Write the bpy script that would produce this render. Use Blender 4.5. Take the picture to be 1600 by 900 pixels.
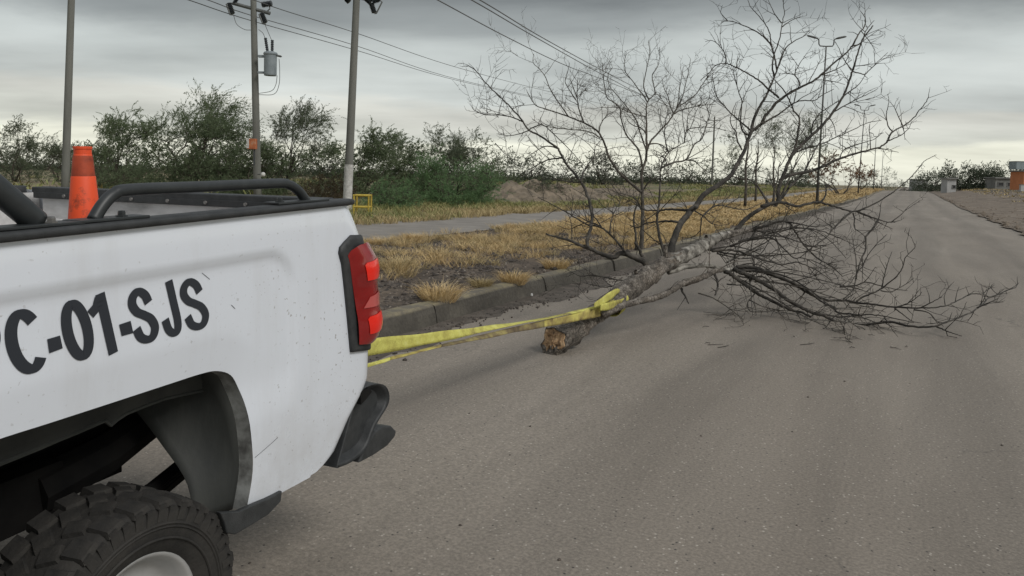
import bpy, math, random
import numpy as np
from mathutils import Vector, Matrix, geometry
from math import sin, cos, tan, pi, radians, atan2, sqrt, exp
for _o in list(bpy.data.objects): bpy.data.objects.remove(_o)
S = bpy.context.scene; COL = S.collection

# ---------------------------------------------------------------- camera, world, sun, exposure
CAMH = 1.71; FPX = 1200.0; PITCH = radians(2.5); ROLL = radians(1.4); CY = 275 + FPX*tan(PITCH)
FWD = Vector((0, cos(PITCH), -sin(PITCH))); _u = Vector((0, sin(PITCH), cos(PITCH))); _r = Vector((1, 0, 0))
RT = cos(ROLL)*_r + sin(ROLL)*_u; UP = -sin(ROLL)*_r + cos(ROLL)*_u
CAM = Vector((0, 0, CAMH))
cd = bpy.data.cameras.new('camera'); cam = bpy.data.objects.new('camera', cd); COL.objects.link(cam)
cd.sensor_width = 36; cd.lens = 36*FPX/1600; cd.shift_y = -(450-CY)/1600; cd.clip_start = 0.05; cd.clip_end = 9000
cam.matrix_world = Matrix((( RT.x, UP.x, -FWD.x, 0), (RT.y, UP.y, -FWD.y, 0), (RT.z, UP.z, -FWD.z, CAMH), (0, 0, 0, 1)))
S.camera = cam
S.view_settings.view_transform = 'Standard'; S.view_settings.look = 'None'; S.view_settings.gamma = 1
S.view_settings.exposure = 0.25
SUN_EL, SUN_AZ = radians(42), radians(128)      # azimuth clockwise from +Y: behind the camera, to its right
W = bpy.data.worlds.new('World'); S.world = W; W.use_nodes = True
nt = W.node_tree; N = nt.nodes; LK = nt.links; N.clear()
def nd(t, **k):
    n = N.new(t)
    for a, b in k.items(): setattr(n, a, b)
    return n
wo = nd('ShaderNodeOutputWorld'); bg = nd('ShaderNodeBackground'); bg.inputs['Strength'].default_value = 0.1
sky = nd('ShaderNodeTexSky', sky_type='NISHITA', sun_disc=False, sun_elevation=SUN_EL, sun_rotation=SUN_AZ)
tc = nd('ShaderNodeTexCoord'); sp = nd('ShaderNodeSeparateXYZ'); LK.new(tc.outputs['Generated'], sp.inputs[0])
def mth(op, a, b=None, c=None):
    n = nd('ShaderNodeMath', operation=op)
    for i, v in enumerate((a, b, c)):
        if v is None: continue
        if isinstance(v, (int, float)): n.inputs[i].default_value = v
        else: LK.new(v, n.inputs[i])
    return n.outputs[0]
zz = mth('MAXIMUM', sp.outputs['Z'], 0.0)
den = mth('ADD', zz, 0.10)
px_ = mth('DIVIDE', sp.outputs['X'], den); py_ = mth('DIVIDE', sp.outputs['Y'], den)
cv = nd('ShaderNodeCombineXYZ'); LK.new(px_, cv.inputs[0]); LK.new(py_, cv.inputs[1])
mp = nd('ShaderNodeMapping'); mp.inputs['Scale'].default_value = (0.42, 0.55, 1); mp.inputs['Location'].default_value = (3.1, 0.7, 0)
mp.inputs['Rotation'].default_value = (0, 0, radians(-12)); LK.new(cv.outputs[0], mp.inputs[0])
n1 = nd('ShaderNodeTexNoise'); n1.inputs['Scale'].default_value = 1.0; n1.inputs['Detail'].default_value = 8; n1.inputs['Roughness'].default_value = 0.58
n1.inputs['Distortion'].default_value = 0.4
LK.new(mp.outputs[0], n1.inputs['Vector'])
dz = mth('MULTIPLY', mth('SUBTRACT', n1.outputs['Fac'], 0.5), mth('ADD', mth('MULTIPLY', zz, 0.62), 0.04))
ez = mth('ADD', zz, dz)
rp = nd('ShaderNodeValToRGB'); LK.new(ez, rp.inputs[0]); cr = rp.color_ramp; cr.interpolation = 'EASE'
STOPS = [(0.0, (6.4, 6.4, 5.5)), (0.02, (7.3, 7.3, 6.2)), (0.038, (7.4, 7.4, 6.3)), (0.050, (5.3, 5.4, 4.9)), (0.075, (5.4, 5.4, 4.95)),
         (0.10, (4.9, 5.15, 4.95)), (0.15, (4.7, 5.0, 4.85)), (0.2, (2.75, 2.95, 2.92)), (0.25, (1.6, 1.72, 1.73)), (0.45, (3.3, 3.5, 3.6)), (1.0, (4.6, 4.8, 5.0))]
cr.elements[0].position = 0; cr.elements[0].color = (*[c/10 for c in STOPS[0][1]], 1)
cr.elements[1].position = 1; cr.elements[1].color = (*[c/10 for c in STOPS[-1][1]], 1)
for p, c in STOPS[1:-1]:
    e = cr.elements.new(p); e.color = (*[v/10 for v in c], 1)
sc10 = nd('ShaderNodeVectorMath', operation='SCALE'); LK.new(rp.outputs['Color'], sc10.inputs[0]); sc10.inputs['Scale'].default_value = 10.0
# broad soft brightness variation of the cloud sheet
mp2 = nd('ShaderNodeMapping'); mp2.inputs['Scale'].default_value = (0.5, 0.75, 1); mp2.inputs['Location'].default_value = (7.3, 2.2, 0); LK.new(cv.outputs[0], mp2.inputs[0])
n2 = nd('ShaderNodeTexNoise'); n2.inputs['Scale'].default_value = 1.1; n2.inputs['Detail'].default_value = 6; LK.new(mp2.outputs[0], n2.inputs['Vector'])
vr = nd('ShaderNodeMapRange'); LK.new(n2.outputs['Fac'], vr.inputs[0]); vr.inputs[1].default_value = 0.3; vr.inputs[2].default_value = 0.7; vr.inputs[3].default_value = 0.74; vr.inputs[4].default_value = 1.24
sc2 = nd('ShaderNodeVectorMath', operation='SCALE'); LK.new(sc10.outputs[0], sc2.inputs[0]); LK.new(vr.outputs[0], sc2.inputs['Scale'])
mx = nd('ShaderNodeMix', data_type='RGBA'); mx.inputs[0].default_value = 0.95
LK.new(sky.outputs[0], mx.inputs[6]); LK.new(sc2.outputs[0], mx.inputs[7])
LK.new(mx.outputs[2], bg.inputs['Color']); LK.new(bg.outputs[0], wo.inputs[0])
sd = bpy.data.lights.new('sun', 'SUN'); sun = bpy.data.objects.new('sun', sd); COL.objects.link(sun)
sd.energy = 1.5; sd.angle = radians(22); sd.color = (1.0, 0.97, 0.93)
sdir = Vector((sin(SUN_AZ)*cos(SUN_EL), cos(SUN_AZ)*cos(SUN_EL), sin(SUN_EL)))
sun.rotation_euler = sdir.to_track_quat('Z', 'Y').to_euler(); sun.location = (0, 0, 30)

# ---------------------------------------------------------------- helpers
rng = random.Random(7)
def ray(x, y): return FWD + ((x-800)/FPX)*RT - ((y-CY)/FPX)*UP
def at(x, y, Y):
    d = ray(x, y); return CAM + d*(Y/d.y)
TH = radians(27.26)
def road(s, l): return (s*sin(TH)+l*cos(TH), s*cos(TH)-l*sin(TH))
def sl(x, y): return (x*sin(TH)+y*cos(TH), x*cos(TH)-y*sin(TH))
def sst(a, b, x):
    t = min(1, max(0, (x-a)/(b-a))); return t*t*(3-2*t)
def crest(s):
    z = 0.5*sst(60, 185, s)
    if s > 185: z -= min(4.5, 0.00011*(s-185)**2)
    return z
def gz(x, y):
    """height of the open ground"""
    s, l = sl(x, y); z = crest(s)
    if l < -4.9: z += 0.17
    if l < -14: z += 0.5*sst(-14, -40, l)*0.6
    if l > 4.0: z += 0.9*sst(40, 125, s)*sst(4.3, 13, l) + 0.03
    return z
class MB:
    def __init__(s): s.v = []; s.f = []
    def box(s, c, d, M=None):
        x, y, z = c; a, b, e = d[0]/2, d[1]/2, d[2]/2; k = len(s.v)
        for i, j, l in ((-1,-1,-1),(1,-1,-1),(1,1,-1),(-1,1,-1),(-1,-1,1),(1,-1,1),(1,1,1),(-1,1,1)):
            p = Vector((i*a, j*b, l*e))
            if M is not None: p = M @ p
            s.v.append((x+p.x, y+p.y, z+p.z))
        for f in ((0,3,2,1),(4,5,6,7),(0,1,5,4),(1,2,6,5),(2,3,7,6),(3,0,4,7)): s.f.append(tuple(k+i for i in f))
    def tube(s, pts, rad, n=6, cap=True):
        pts = [Vector(p) for p in pts]
        if not hasattr(rad, '__len__'): rad = [rad]*len(pts)
        k0 = len(s.v); ref = None
        for i, p in enumerate(pts):
            t = (pts[min(i+1, len(pts)-1)] - pts[max(i-1, 0)])
            t = t.normalized() if t.length > 1e-9 else Vector((0, 0, 1))
            if ref is None: ref = t.orthogonal().normalized()
            ref = ref - t*ref.dot(t)
            ref = ref.normalized() if ref.length > 1e-6 else t.orthogonal().normalized()
            b = t.cross(ref)
            for j in range(n):
                a = 2*pi*j/n; q = p + (ref*cos(a)+b*sin(a))*rad[i]; s.v.append(tuple(q))
            if i:
                for j in range(n):
                    a0 = k0+(i-1)*n+j; a1 = k0+(i-1)*n+(j+1) % n; s.f.append((a0, a1, a1+n, a0+n))
        if cap:
            s.f.append(tuple(k0+j for j in reversed(range(n)))); e = k0+(len(pts)-1)*n; s.f.append(tuple(e+j for j in range(n)))
    def lathe(s, prof, n=24, axis='Z', c=(0, 0, 0), close=False):
        k0 = len(s.v); m = len(prof)
        for j in range(n):
            a = 2*pi*j/n
            for r, h in prof:
                if axis == 'Z': q = (c[0]+r*cos(a), c[1]+r*sin(a), c[2]+h)
                else: q = (c[0]+r*cos(a), c[1]+h, c[2]+r*sin(a))
                s.v.append(q)
        for j in range(n):
            for i in range(m-1):
                a0 = k0+j*m+i; b0 = k0+((j+1) % n)*m+i; s.f.append((a0, b0, b0+1, a0+1))
    def poly(s, pts):
        k = len(s.v); s.v += [tuple(p) for p in pts]; s.f.append(tuple(range(k, k+len(pts))))
    def prism(s, pts, off):
        """polygon pts swept by vector off"""
        k = len(s.v); n = len(pts); off = Vector(off)
        s.v += [tuple(p) for p in pts] + [tuple(Vector(p)+off) for p in pts]
        s.f.append(tuple(range(k, k+n))); s.f.append(tuple(range(k+2*n-1, k+n-1, -1)))
        for i in range(n):
            j = (i+1) % n; s.f.append((k+i, k+n+i, k+n+j, k+j))
    def grid(s, rows):
        k = len(s.v); m = len(rows[0])
        for r in rows: s.v += [tuple(p) for p in r]
        for i in range(len(rows)-1):
            for j in range(m-1): a = k+i*m+j; s.f.append((a, a+1, a+m+1, a+m))
    def build(s, name, mat, parent=None, smooth=False, bevel=0, recalc=False, solid=0):
        me = bpy.data.meshes.new(name); me.from_pydata(s.v, [], s.f)
        if recalc:
            import bmesh
            bm = bmesh.new(); bm.from_mesh(me); bmesh.ops.recalc_face_normals(bm, faces=bm.faces); bm.to_mesh(me); bm.free()
        if mat is not None: me.materials.append(mat)
        if smooth:
            me.polygons.foreach_set('use_smooth', [True]*len(me.polygons))
        o = bpy.data.objects.new(name, me); COL.objects.link(o)
        if parent is not None: o.parent = parent
        if solid:
            m = o.modifiers.new('s', 'SOLIDIFY'); m.thickness = solid; m.offset = 1
        if bevel:
            m = o.modifiers.new('b', 'BEVEL'); m.width = bevel; m.segments = 2; m.limit_method = 'ANGLE'; m.angle_limit = radians(40)
        return o
def tag(o, label=None, cat=None, group=None, kind=None):
    if label: o['label'] = label
    if cat: o['category'] = cat
    if group: o['group'] = group
    if kind: o['kind'] = kind
    return o
def thing(name, loc, label, cat, group=None, M=None):
    o = bpy.data.objects.new(name, None); COL.objects.link(o); o.empty_display_size = .2
    if M is not None: o.matrix_world = M
    else: o.location = loc
    return tag(o, label, cat, group)
def crspline(pts, vals, n):
    """Catmull-Rom through pts (Vectors) with n samples per span"""
    P = [pts[0]*2-pts[1]] + list(pts) + [pts[-1]*2-pts[-2]]; out = []; rv = []
    for i in range(len(pts)-1):
        a, b, c, d = P[i:i+4]
        for k in range(n):
            t = k/n; out.append(0.5*((2*b)+(c-a)*t+(2*a-5*b+4*c-d)*t*t+(3*b-a-3*c+d)*t**3)); rv.append(vals[i]+(vals[i+1]-vals[i])*t)
    out.append(pts[-1]); rv.append(vals[-1]); return out, rv

# ---------------------------------------------------------------- materials
def mat(name, cols, scale=5, rough=0.7, bump=0, bscale=None, detail=6, metal=0, coat=0, spec=0.5, stretch=None, ramp=(0.35, 0.65), trans=0, emis=None, extra=None, objrand=0):
    m = bpy.data.materials.new(name); m.use_nodes = True; t = m.node_tree; n = t.nodes; L = t.links
    b = n['Principled BSDF']; b.inputs['Roughness'].default_value = rough; b.inputs['Metallic'].default_value = metal
    b.inputs['Coat Weight'].default_value = coat; b.inputs['Coat Roughness'].default_value = 0.08; b.inputs['Specular IOR Level'].default_value = spec
    tcn = n.new('ShaderNodeTexCoord'); src = tcn.outputs['Object']
    if stretch:
        mpn = n.new('ShaderNodeMapping'); mpn.inputs['Scale'].default_value = stretch; L.new(src, mpn.inputs[0]); src = mpn.outputs[0]
    if not isinstance(cols, list): cols = [cols]
    out = None
    if len(cols) == 1: b.inputs['Base Color'].default_value = (*cols[0], 1)
    else:
        ns = n.new('ShaderNodeTexNoise'); ns.inputs['Scale'].default_value = scale; ns.inputs['Detail'].default_value = detail; ns.inputs['Roughness'].default_value = 0.6
        L.new(src, ns.inputs['Vector']); r = n.new('ShaderNodeValToRGB'); L.new(ns.outputs['Fac'], r.inputs[0])
        e = r.color_ramp.elements; e[0].position = ramp[0]; e[0].color = (*cols[0], 1); e[1].position = ramp[1]; e[1].color = (*cols[-1], 1)
        for i, c in enumerate(cols[1:-1]):
            x = e.new(ramp[0]+(ramp[1]-ramp[0])*(i+1)/(len(cols)-1)); x.color = (*c, 1)
        out = r.outputs[0]; L.new(out, b.inputs['Base Color'])
    if bump:
        nb = n.new('ShaderNodeTexNoise'); nb.inputs['Scale'].default_value = bscale or scale*4; nb.inputs['Detail'].default_value = 6; L.new(src, nb.inputs['Vector'])
        bn = n.new('ShaderNodeBump'); bn.inputs['Strength'].default_value = bump; bn.inputs['Distance'].default_value = 0.02
        L.new(nb.outputs['Fac'], bn.inputs['Height']); L.new(bn.outputs[0], b.inputs['Normal'])
    if emis: b.inputs['Emission Color'].default_value = (*emis[0], 1); b.inputs['Emission Strength'].default_value = emis[1]
    if extra: extra(m, t, b, src, out)
    return m
def ramp_node(t, src, stops):
    r = t.nodes.new('ShaderNodeValToRGB'); t.links.new(src, r.inputs[0]); e = r.color_ramp.elements
    e[0].position, e[1].position = stops[0][0], stops[-1][0]; e[0].color = (*stops[0][1], 1); e[1].color = (*stops[-1][1], 1)
    for p, c in stops[1:-1]: x = e.new(p); x.color = (*c, 1)
    return r.outputs[0]
def noise_node(t, src, scale, detail=4, rough=0.55, sc=None, dist=0):
    if sc:
        q = t.nodes.new('ShaderNodeMapping'); q.inputs['Scale'].default_value = sc; t.links.new(src, q.inputs[0]); src = q.outputs[0]
    x = t.nodes.new('ShaderNodeTexNoise'); x.inputs['Scale'].default_value = scale; x.inputs['Detail'].default_value = detail; x.inputs['Roughness'].default_value = rough
    x.inputs['Distortion'].default_value = dist; t.links.new(src, x.inputs['Vector']); return x.outputs['Fac']
def mixc(t, fac, a, b, mode='MIX'):
    m = t.nodes.new('ShaderNodeMix'); m.data_type = 'RGBA'; m.blend_type = mode
    for i, v in ((0, fac), (6, a), (7, b)):
        if isinstance(v, (int, float)): m.inputs[i].default_value = v
        elif isinstance(v, tuple): m.inputs[i].default_value = (*v, 1)
        else: t.links.new(v, m.inputs[i])
    return m.outputs[2]
G3 = lambda v: (v, v, v)

def asphalt(m, t, b, src, out):
    big = noise_node(t, src, 0.35, 5, 0.6, sc=(1, 0.35, 1)); mid = noise_node(t, src, 1.7, 6, 0.6, sc=(1, 0.10, 1), dist=.8)
    c = ramp_node(t, big, [(0.3, (0.177, 0.151, 0.122)), (0.5, (0.211, 0.183, 0.150)), (0.72, (0.245, 0.215, 0.179))])
    c = mixc(t, 0.55, c, ramp_node(t, mid, [(0.3, G3(.74)), (0.7, G3(1.22))]), 'MULTIPLY')
    fine = noise_node(t, src, 55, 3, 0.7); c = mixc(t, 0.6, c, ramp_node(t, fine, [(0.3, G3(.55)), (0.5, G3(1.0)), (0.68, G3(1.5))]), 'MULTIPLY')
    vo = t.nodes.new('ShaderNodeTexVoronoi'); vo.inputs['Scale'].default_value = 33; t.links.new(src, vo.inputs['Vector'])
    sp_ = ramp_node(t, vo.outputs['Distance'], [(0.15, G3(1)), (0.24, G3(0))])
    wn = t.nodes.new('ShaderNodeTexWhiteNoise'); t.links.new(vo.outputs['Position'], wn.inputs['Vector'])
    sel = ramp_node(t, wn.outputs['Value'], [(0.66, G3(0)), (0.80, G3(1))])
    fac = mixc(t, 1.0, sp_, sel, 'MULTIPLY'); c = mixc(t, mixc(t, 1.0, fac, (0.8, 0.8, 0.8), 'MULTIPLY'), c, (0.46, 0.42, 0.36))
    sel2 = ramp_node(t, wn.outputs['Value'], [(0.08, G3(1)), (0.12, G3(0))]); c = mixc(t, mixc(t, 1.0, sp_, sel2, 'MULTIPLY'), c, (0.05, 0.045, 0.04))
    # darker tyre tracks and pale worn strip run along the road
    sx = t.nodes.new('ShaderNodeSeparateXYZ'); t.links.new(src, sx.inputs[0])
    wv = t.nodes.new('ShaderNodeMath'); wv.operation = 'MULTIPLY'; t.links.new(sx.outputs['X'], wv.inputs[0]); wv.inputs[1].default_value = 3.4
    sn = t.nodes.new('ShaderNodeMath'); sn.operation = 'SINE'; t.links.new(wv.outputs[0], sn.inputs[0])
    c = mixc(t, 0.5, c, ramp_node(t, sn.outputs[0], [(0.0, G3(1.08)), (1.0, G3(0.80))]), 'MULTIPLY')
    # thin cracks, only in patches
    ve = t.nodes.new('ShaderNodeTexVoronoi'); ve.feature = 'DISTANCE_TO_EDGE'; ve.inputs['Scale'].default_value = 0.55
    wob = t.nodes.new('ShaderNodeTexNoise'); wob.inputs['Scale'].default_value = 3.0; wob.inputs['Detail'].default_value = 6; t.links.new(src, wob.inputs['Vector'])
    av = t.nodes.new('ShaderNodeVectorMath'); av.operation = 'MULTIPLY_ADD'; t.links.new(wob.outputs['Color'], av.inputs[0]); av.inputs[1].default_value = (0.5, 0.5, 0.5); t.links.new(src, av.inputs[2])
    t.links.new(av.outputs[0], ve.inputs['Vector'])
    ck = ramp_node(t, ve.outputs['Distance'], [(0.0, G3(1)), (0.006, G3(0))]); cm = ramp_node(t, noise_node(t, src, 0.5, 3), [(0.54, G3(0)), (0.62, G3(0.6))])
    c = mixc(t, mixc(t, 1.0, ck, cm, 'MULTIPLY'), c, (0.05, 0.045, 0.04))
    t.links.new(c, b.inputs['Base Color'])
    bn = t.nodes.new('ShaderNodeBump'); bn.inputs['Strength'].default_value = 0.5; bn.inputs['Distance'].default_value = 0.006
    t.links.new(fine, bn.inputs['Height']); t.links.new(bn.outputs[0], b.inputs['Normal'])
M_ASPH = mat('asphalt', (0.16, 0.14, 0.12), rough=0.78, extra=asphalt)
M_ASPH2 = mat('old_asphalt', [(0.19, 0.172, 0.15), (0.26, 0.238, 0.21)], scale=1.2, rough=0.85, bump=.3, bscale=30)

def groundx(m, t, b, src, out):
    g = t.nodes.new('ShaderNodeNewGeometry').outputs['Position']
    a = noise_node(t, g, 0.06, 6, 0.65); c = ramp_node(t, a, [(0.36, (0.10, 0.105, 0.045)), (0.46, (0.17, 0.15, 0.075)), (0.55, (0.20, 0.155, 0.095)), (0.66, (0.22, 0.17, 0.115))])
    c2 = ramp_node(t, noise_node(t, g, 1.4, 6, 0.7), [(0.3, G3(.55)), (0.7, G3(1.3))]); c = mixc(t, 0.8, c, c2, 'MULTIPLY')
    t.links.new(c, b.inputs['Base Color'])
M_FIELD = mat('field_soil', (0.2, 0.15, 0.1), rough=0.95, bump=0.6, bscale=6, extra=groundx)
def medx(m, t, b, src, out):
    a = noise_node(t, src, 1.1, 7, 0.7); c = ramp_node(t, a, [(0.34, (0.040, 0.031, 0.024)), (0.50, (0.092, 0.070, 0.051)), (0.66, (0.165, 0.126, 0.09))])
    c = mixc(t, 0.8, c, ramp_node(t, noise_node(t, src, 14, 6, 0.75), [(0.34, G3(.4)), (0.66, G3(1.45))]), 'MULTIPLY')
    t.links.new(c, b.inputs['Base Color'])
M_MEDIAN = mat('stony_soil', (0.1, 0.08, 0.06), rough=0.95, bump=0.9, bscale=14, extra=medx)
M_SHOULD = mat('shoulder_soil', [(0.10, 0.078, 0.058), (0.165, 0.131, 0.098), (0.22, 0.18, 0.138)], scale=0.8, rough=0.95, bump=.6, bscale=9)
M_GUTTER = mat('gutter_silt', [(0.06, 0.05, 0.04), (0.13, 0.11, 0.09)], scale=5, rough=0.95, bump=.8, bscale=30)
def kerbx(m, t, b, src, out):
    g = t.nodes.new('ShaderNodeNewGeometry').outputs['Position']
    c = ramp_node(t, noise_node(t, g, 2.0, 7, 0.7), [(0.3, (0.055, 0.049, 0.04)), (0.55, (0.085, 0.077, 0.063)), (0.75, (0.125, 0.112, 0.09))])
    c = mixc(t, 0.6, c, ramp_node(t, noise_node(t, g, 22, 5, 0.7), [(0.3, G3(.6)), (0.7, G3(1.3))]), 'MULTIPLY')
    # dusty pale top, remains of yellow paint along the top edge
    sx = t.nodes.new('ShaderNodeSeparateXYZ'); t.links.new(src, sx.inputs[0])
    top = ramp_node(t, sx.outputs['Z'], [(0.16, G3(0)), (0.192, G3(1))])
    pn = ramp_node(t, noise_node(t, g, 3.0, 7, 0.75), [(0.46, G3(0)), (0.60, G3(0.75))])
    c = mixc(t, mixc(t, 1.0, top, (.55, .55, .55), 'MULTIPLY'), c, (0.19, 0.165, 0.125)); c = mixc(t, mixc(t, 1.0, top, pn, 'MULTIPLY'), c, (0.28, 0.24, 0.14))
    t.links.new(c, b.inputs['Base Color'])
M_KERB = mat('kerb_concrete', (0.15, 0.13, 0.1), rough=0.92, bump=0.7, bscale=18, extra=kerbx)
M_ROCK = mat('dark_stone', [(0.028, 0.024, 0.021), (0.075, 0.062, 0.052), (0.15, 0.125, 0.10)], scale=9, rough=0.9)
M_PEB = mat('pale_pebble', [(0.16, 0.135, 0.11), (0.36, 0.315, 0.26)], scale=3, rough=0.9)
M_DRY = mat('dry_grass', [(0.40, 0.275, 0.125), (0.56, 0.41, 0.20), (0.66, 0.52, 0.30)], scale=2.5, rough=0.9, ramp=(.3, .7))
M_DRY2 = mat('tan_grass', [(0.32, 0.245, 0.12), (0.48, 0.385, 0.20)], scale=2.5, rough=0.9)
M_GREEN = mat('green_grass', [(0.13, 0.165, 0.055), (0.23, 0.235, 0.09), (0.36, 0.31, 0.14)], scale=0.35, rough=0.9)
def leafx(m, t, b, src, out):
    tr_ = t.nodes.new('ShaderNodeBsdfTranslucent'); t.links.new(out, tr_.inputs['Color']); ms = t.nodes.new('ShaderNodeMixShader'); ms.inputs[0].default_value = 0.5
    o_ = [n for n in t.nodes if n.type == 'OUTPUT_MATERIAL'][0]; t.links.new(b.outputs[0], ms.inputs[1]); t.links.new(tr_.outputs[0], ms.inputs[2]); t.links.new(ms.outputs[0], o_.inputs['Surface'])
def leafm(name, a, b_, sc=1.5): return mat(name, [a, b_], scale=sc, rough=0.7, spec=.2, extra=leafx)
M_LEAF = leafm('mesquite_leaf', (0.105, 0.140, 0.076), (0.20, 0.24, 0.138))
M_LEAF2 = leafm('bush_leaf', (0.115, 0.20, 0.09), (0.21, 0.31, 0.15))
M_LEAF3 = leafm('grey_leaf', (0.090, 0.112, 0.072), (0.18, 0.205, 0.13))
M_LEAF4 = leafm('far_leaf', (0.080, 0.100, 0.070), (0.14, 0.165, 0.11), .15)
M_RUST = leafm('rust_leaf', (0.16, 0.085, 0.045), (0.28, 0.16, 0.09))
M_WOOD = mat('dark_bark', [(0.035, 0.028, 0.02), (0.09, 0.075, 0.055)], scale=6, rough=0.9)
def barkx(m, t, b, src, out):
    c = ramp_node(t, noise_node(t, src, 9, 8, 0.75), [(0.34, (0.04, 0.034, 0.028)), (0.5, (0.15, 0.13, 0.108)), (0.66, (0.30, 0.27, 0.235))])
    c = mixc(t, ramp_node(t, noise_node(t, src, 2.0, 4), [(0.5, G3(0)), (0.64, G3(.35))]), c, (0.13, 0.092, 0.06))
    vb = t.nodes.new('ShaderNodeTexVoronoi'); vb.feature = 'DISTANCE_TO_EDGE'; vb.inputs['Scale'].default_value = 22; t.links.new(src, vb.inputs['Vector']); c = mixc(t, ramp_node(t, vb.outputs['Distance'], [(0.0, G3(.75)), (.12, G3(0))]), c, (0.02, 0.016, 0.012))
    t.links.new(c, b.inputs['Base Color'])
M_BARK = mat('rough_bark', (0.1, 0.08, 0.06), rough=0.95, bump=1.0, bscale=28, extra=barkx)
M_PALE = mat('pale_bark', [(0.05, 0.045, 0.037), (0.19, 0.175, 0.15), (0.36, 0.34, 0.30)], scale=9, rough=0.9, bump=.8, bscale=30, ramp=(.36, .64))
M_BRANCH = mat('branch_bark', [(0.018, 0.016, 0.013), (0.045, 0.040, 0.033), (0.10, 0.088, 0.073)], scale=7, rough=0.9, bump=.5, bscale=40)
M_SAPL = mat('sapling_bark', [(0.04, 0.035, 0.028), (0.13, 0.115, 0.095)], scale=5, rough=0.9)
def cutx(m, t, b, src, out):
    c = ramp_node(t, noise_node(t, src, 14, 6, 0.7, sc=(1, 1, 1)), [(0.34, (0.09, 0.055, 0.033)), (0.50, (0.36, 0.225, 0.12)), (0.70, (0.50, 0.37, 0.23))])
    t.links.new(c, b.inputs['Base Color'])
M_CUT = mat('raw_wood', (0.4, 0.2, 0.1), rough=0.85, bump=1.0, bscale=35, extra=cutx)
M_CONC = mat('pole_concrete', [(0.13, 0.13, 0.115), (0.19, 0.19, 0.17)], scale=3, rough=0.9, stretch=(1, 1, .15))
M_POLEW = mat('white_base_paint', [(0.35, 0.34, 0.32), (0.62, 0.61, 0.58)], scale=6, rough=0.8)
M_STEEL = mat('dull_steel', [(0.10, 0.105, 0.10), (0.16, 0.165, 0.16)], scale=6, rough=0.6, metal=.3)
M_LAMP = mat('lamp_post_paint', (0.085, 0.085, 0.08), rough=0.7)
M_TRANSF = mat('transformer_paint', [(0.19, 0.22, 0.235), (0.25, 0.285, 0.30)], scale=4, rough=0.5)
M_PORC = mat('dark_porcelain', (0.04, 0.045, 0.05), rough=0.4)
M_WIRE = mat('cable', (0.10, 0.10, 0.10), rough=0.6)
M_YELLOW = mat('yellow_paint', [(0.35, 0.24, 0.03), (0.55, 0.42, 0.07)], scale=7, rough=0.7)
M_ORBOX = mat('rusty_orange_box', [(0.30, 0.075, 0.03), (0.45, 0.15, 0.06), (0.4, 0.3, 0.22)], scale=4, rough=0.7, ramp=(.35, .75))
# truck
def paintx(m, t, b, src, out):
    n1_ = noise_node(t, src, 3.2, 7, 0.7); sx = t.nodes.new('ShaderNodeSeparateXYZ'); t.links.new(src, sx.inputs[0])
    low = ramp_node(t, sx.outputs['Z'], [(0.50, G3(1.0)), (0.72, G3(0.42)), (0.98, G3(0.06))])
    d = ramp_node(t, n1_, [(0.38, G3(0.0)), (0.62, G3(0.5))]); f = mixc(t, 1.0, low, d, 'MULTIPLY')
    c = mixc(t, f, (0.72, 0.755, 0.81), (0.36, 0.335, 0.30))
    sp_ = ramp_node(t, noise_node(t, src, 70, 2, 0.5), [(0.675, G3(0)), (0.73, G3(0.7))])
    spm = mixc(t, 1.0, sp_, ramp_node(t, noise_node(t, src, 2.0, 4), [(.4, G3(.1)), (.65, G3(1))]), 'MULTIPLY')
    c = mixc(t, spm, c, (0.22, 0.19, 0.16))
    stk = ramp_node(t, noise_node(t, src, 9, 6, 0.7, sc=(1, 1, .12)), [(0.5, G3(0)), (0.75, G3(.16))]); c = mixc(t, stk, c, (0.42, 0.40, 0.37))
    t.links.new(c, b.inputs['Base Color'])
    r = ramp_node(t, f, [(0.0, G3(0.2)), (0.5, G3(0.5))]); t.links.new(r, b.inputs['Roughness'])
M_PAINT = mat('white_truck_paint', (0.76, 0.77, 0.79), rough=0.3, coat=0.6, extra=paintx)
M_LETTER = mat('letter_vinyl', (0.022, 0.026, 0.034), rough=0.5)
M_PLAST = mat('black_plastic', [(0.022, 0.024, 0.025), (0.04, 0.042, 0.043)], scale=20, rough=0.55, bump=.15, bscale=250)
M_TUBE = mat('black_coated_tube', [(0.018, 0.021, 0.022), (0.032, 0.036, 0.037)], scale=12, rough=0.45)
M_BLACK = mat('underbody_black', [(0.006, 0.006, 0.006), (0.014, 0.013, 0.012)], scale=6, rough=0.9, spec=.15)
M_LINER = mat('dusty_liner', [(0.014, 0.016, 0.015), (0.036, 0.038, 0.034), (0.075, 0.073, 0.064)], scale=4, rough=0.75, stretch=(1, 1, .3), bump=.2, bscale=14, ramp=(.3, .72))
M_FLANGE = mat('dark_flange', [(0.016, 0.018, 0.017), (0.04, 0.042, 0.038)], scale=6, rough=0.75)
M_LIP = mat('dirty_lip_paint', [(0.10, 0.10, 0.095), (0.24, 0.245, 0.235), (0.36, 0.37, 0.36)], scale=11, rough=0.6)
def tyrex(m, t, b, src, out):
    c = ramp_node(t, noise_node(t, src, 7, 6, 0.7), [(0.35, (0.012, 0.0115, 0.0105)), (0.65, (0.034, 0.031, 0.027))]); t.links.new(c, b.inputs['Base Color'])
M_TYRE = mat('tyre_rubber', (0.02, 0.02, 0.02), rough=0.85, bump=.2, bscale=60, extra=tyrex)
M_RIM = mat('steel_rim', [(0.34, 0.34, 0.335), (0.46, 0.46, 0.45)], scale=4, rough=0.42, metal=.35)
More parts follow.
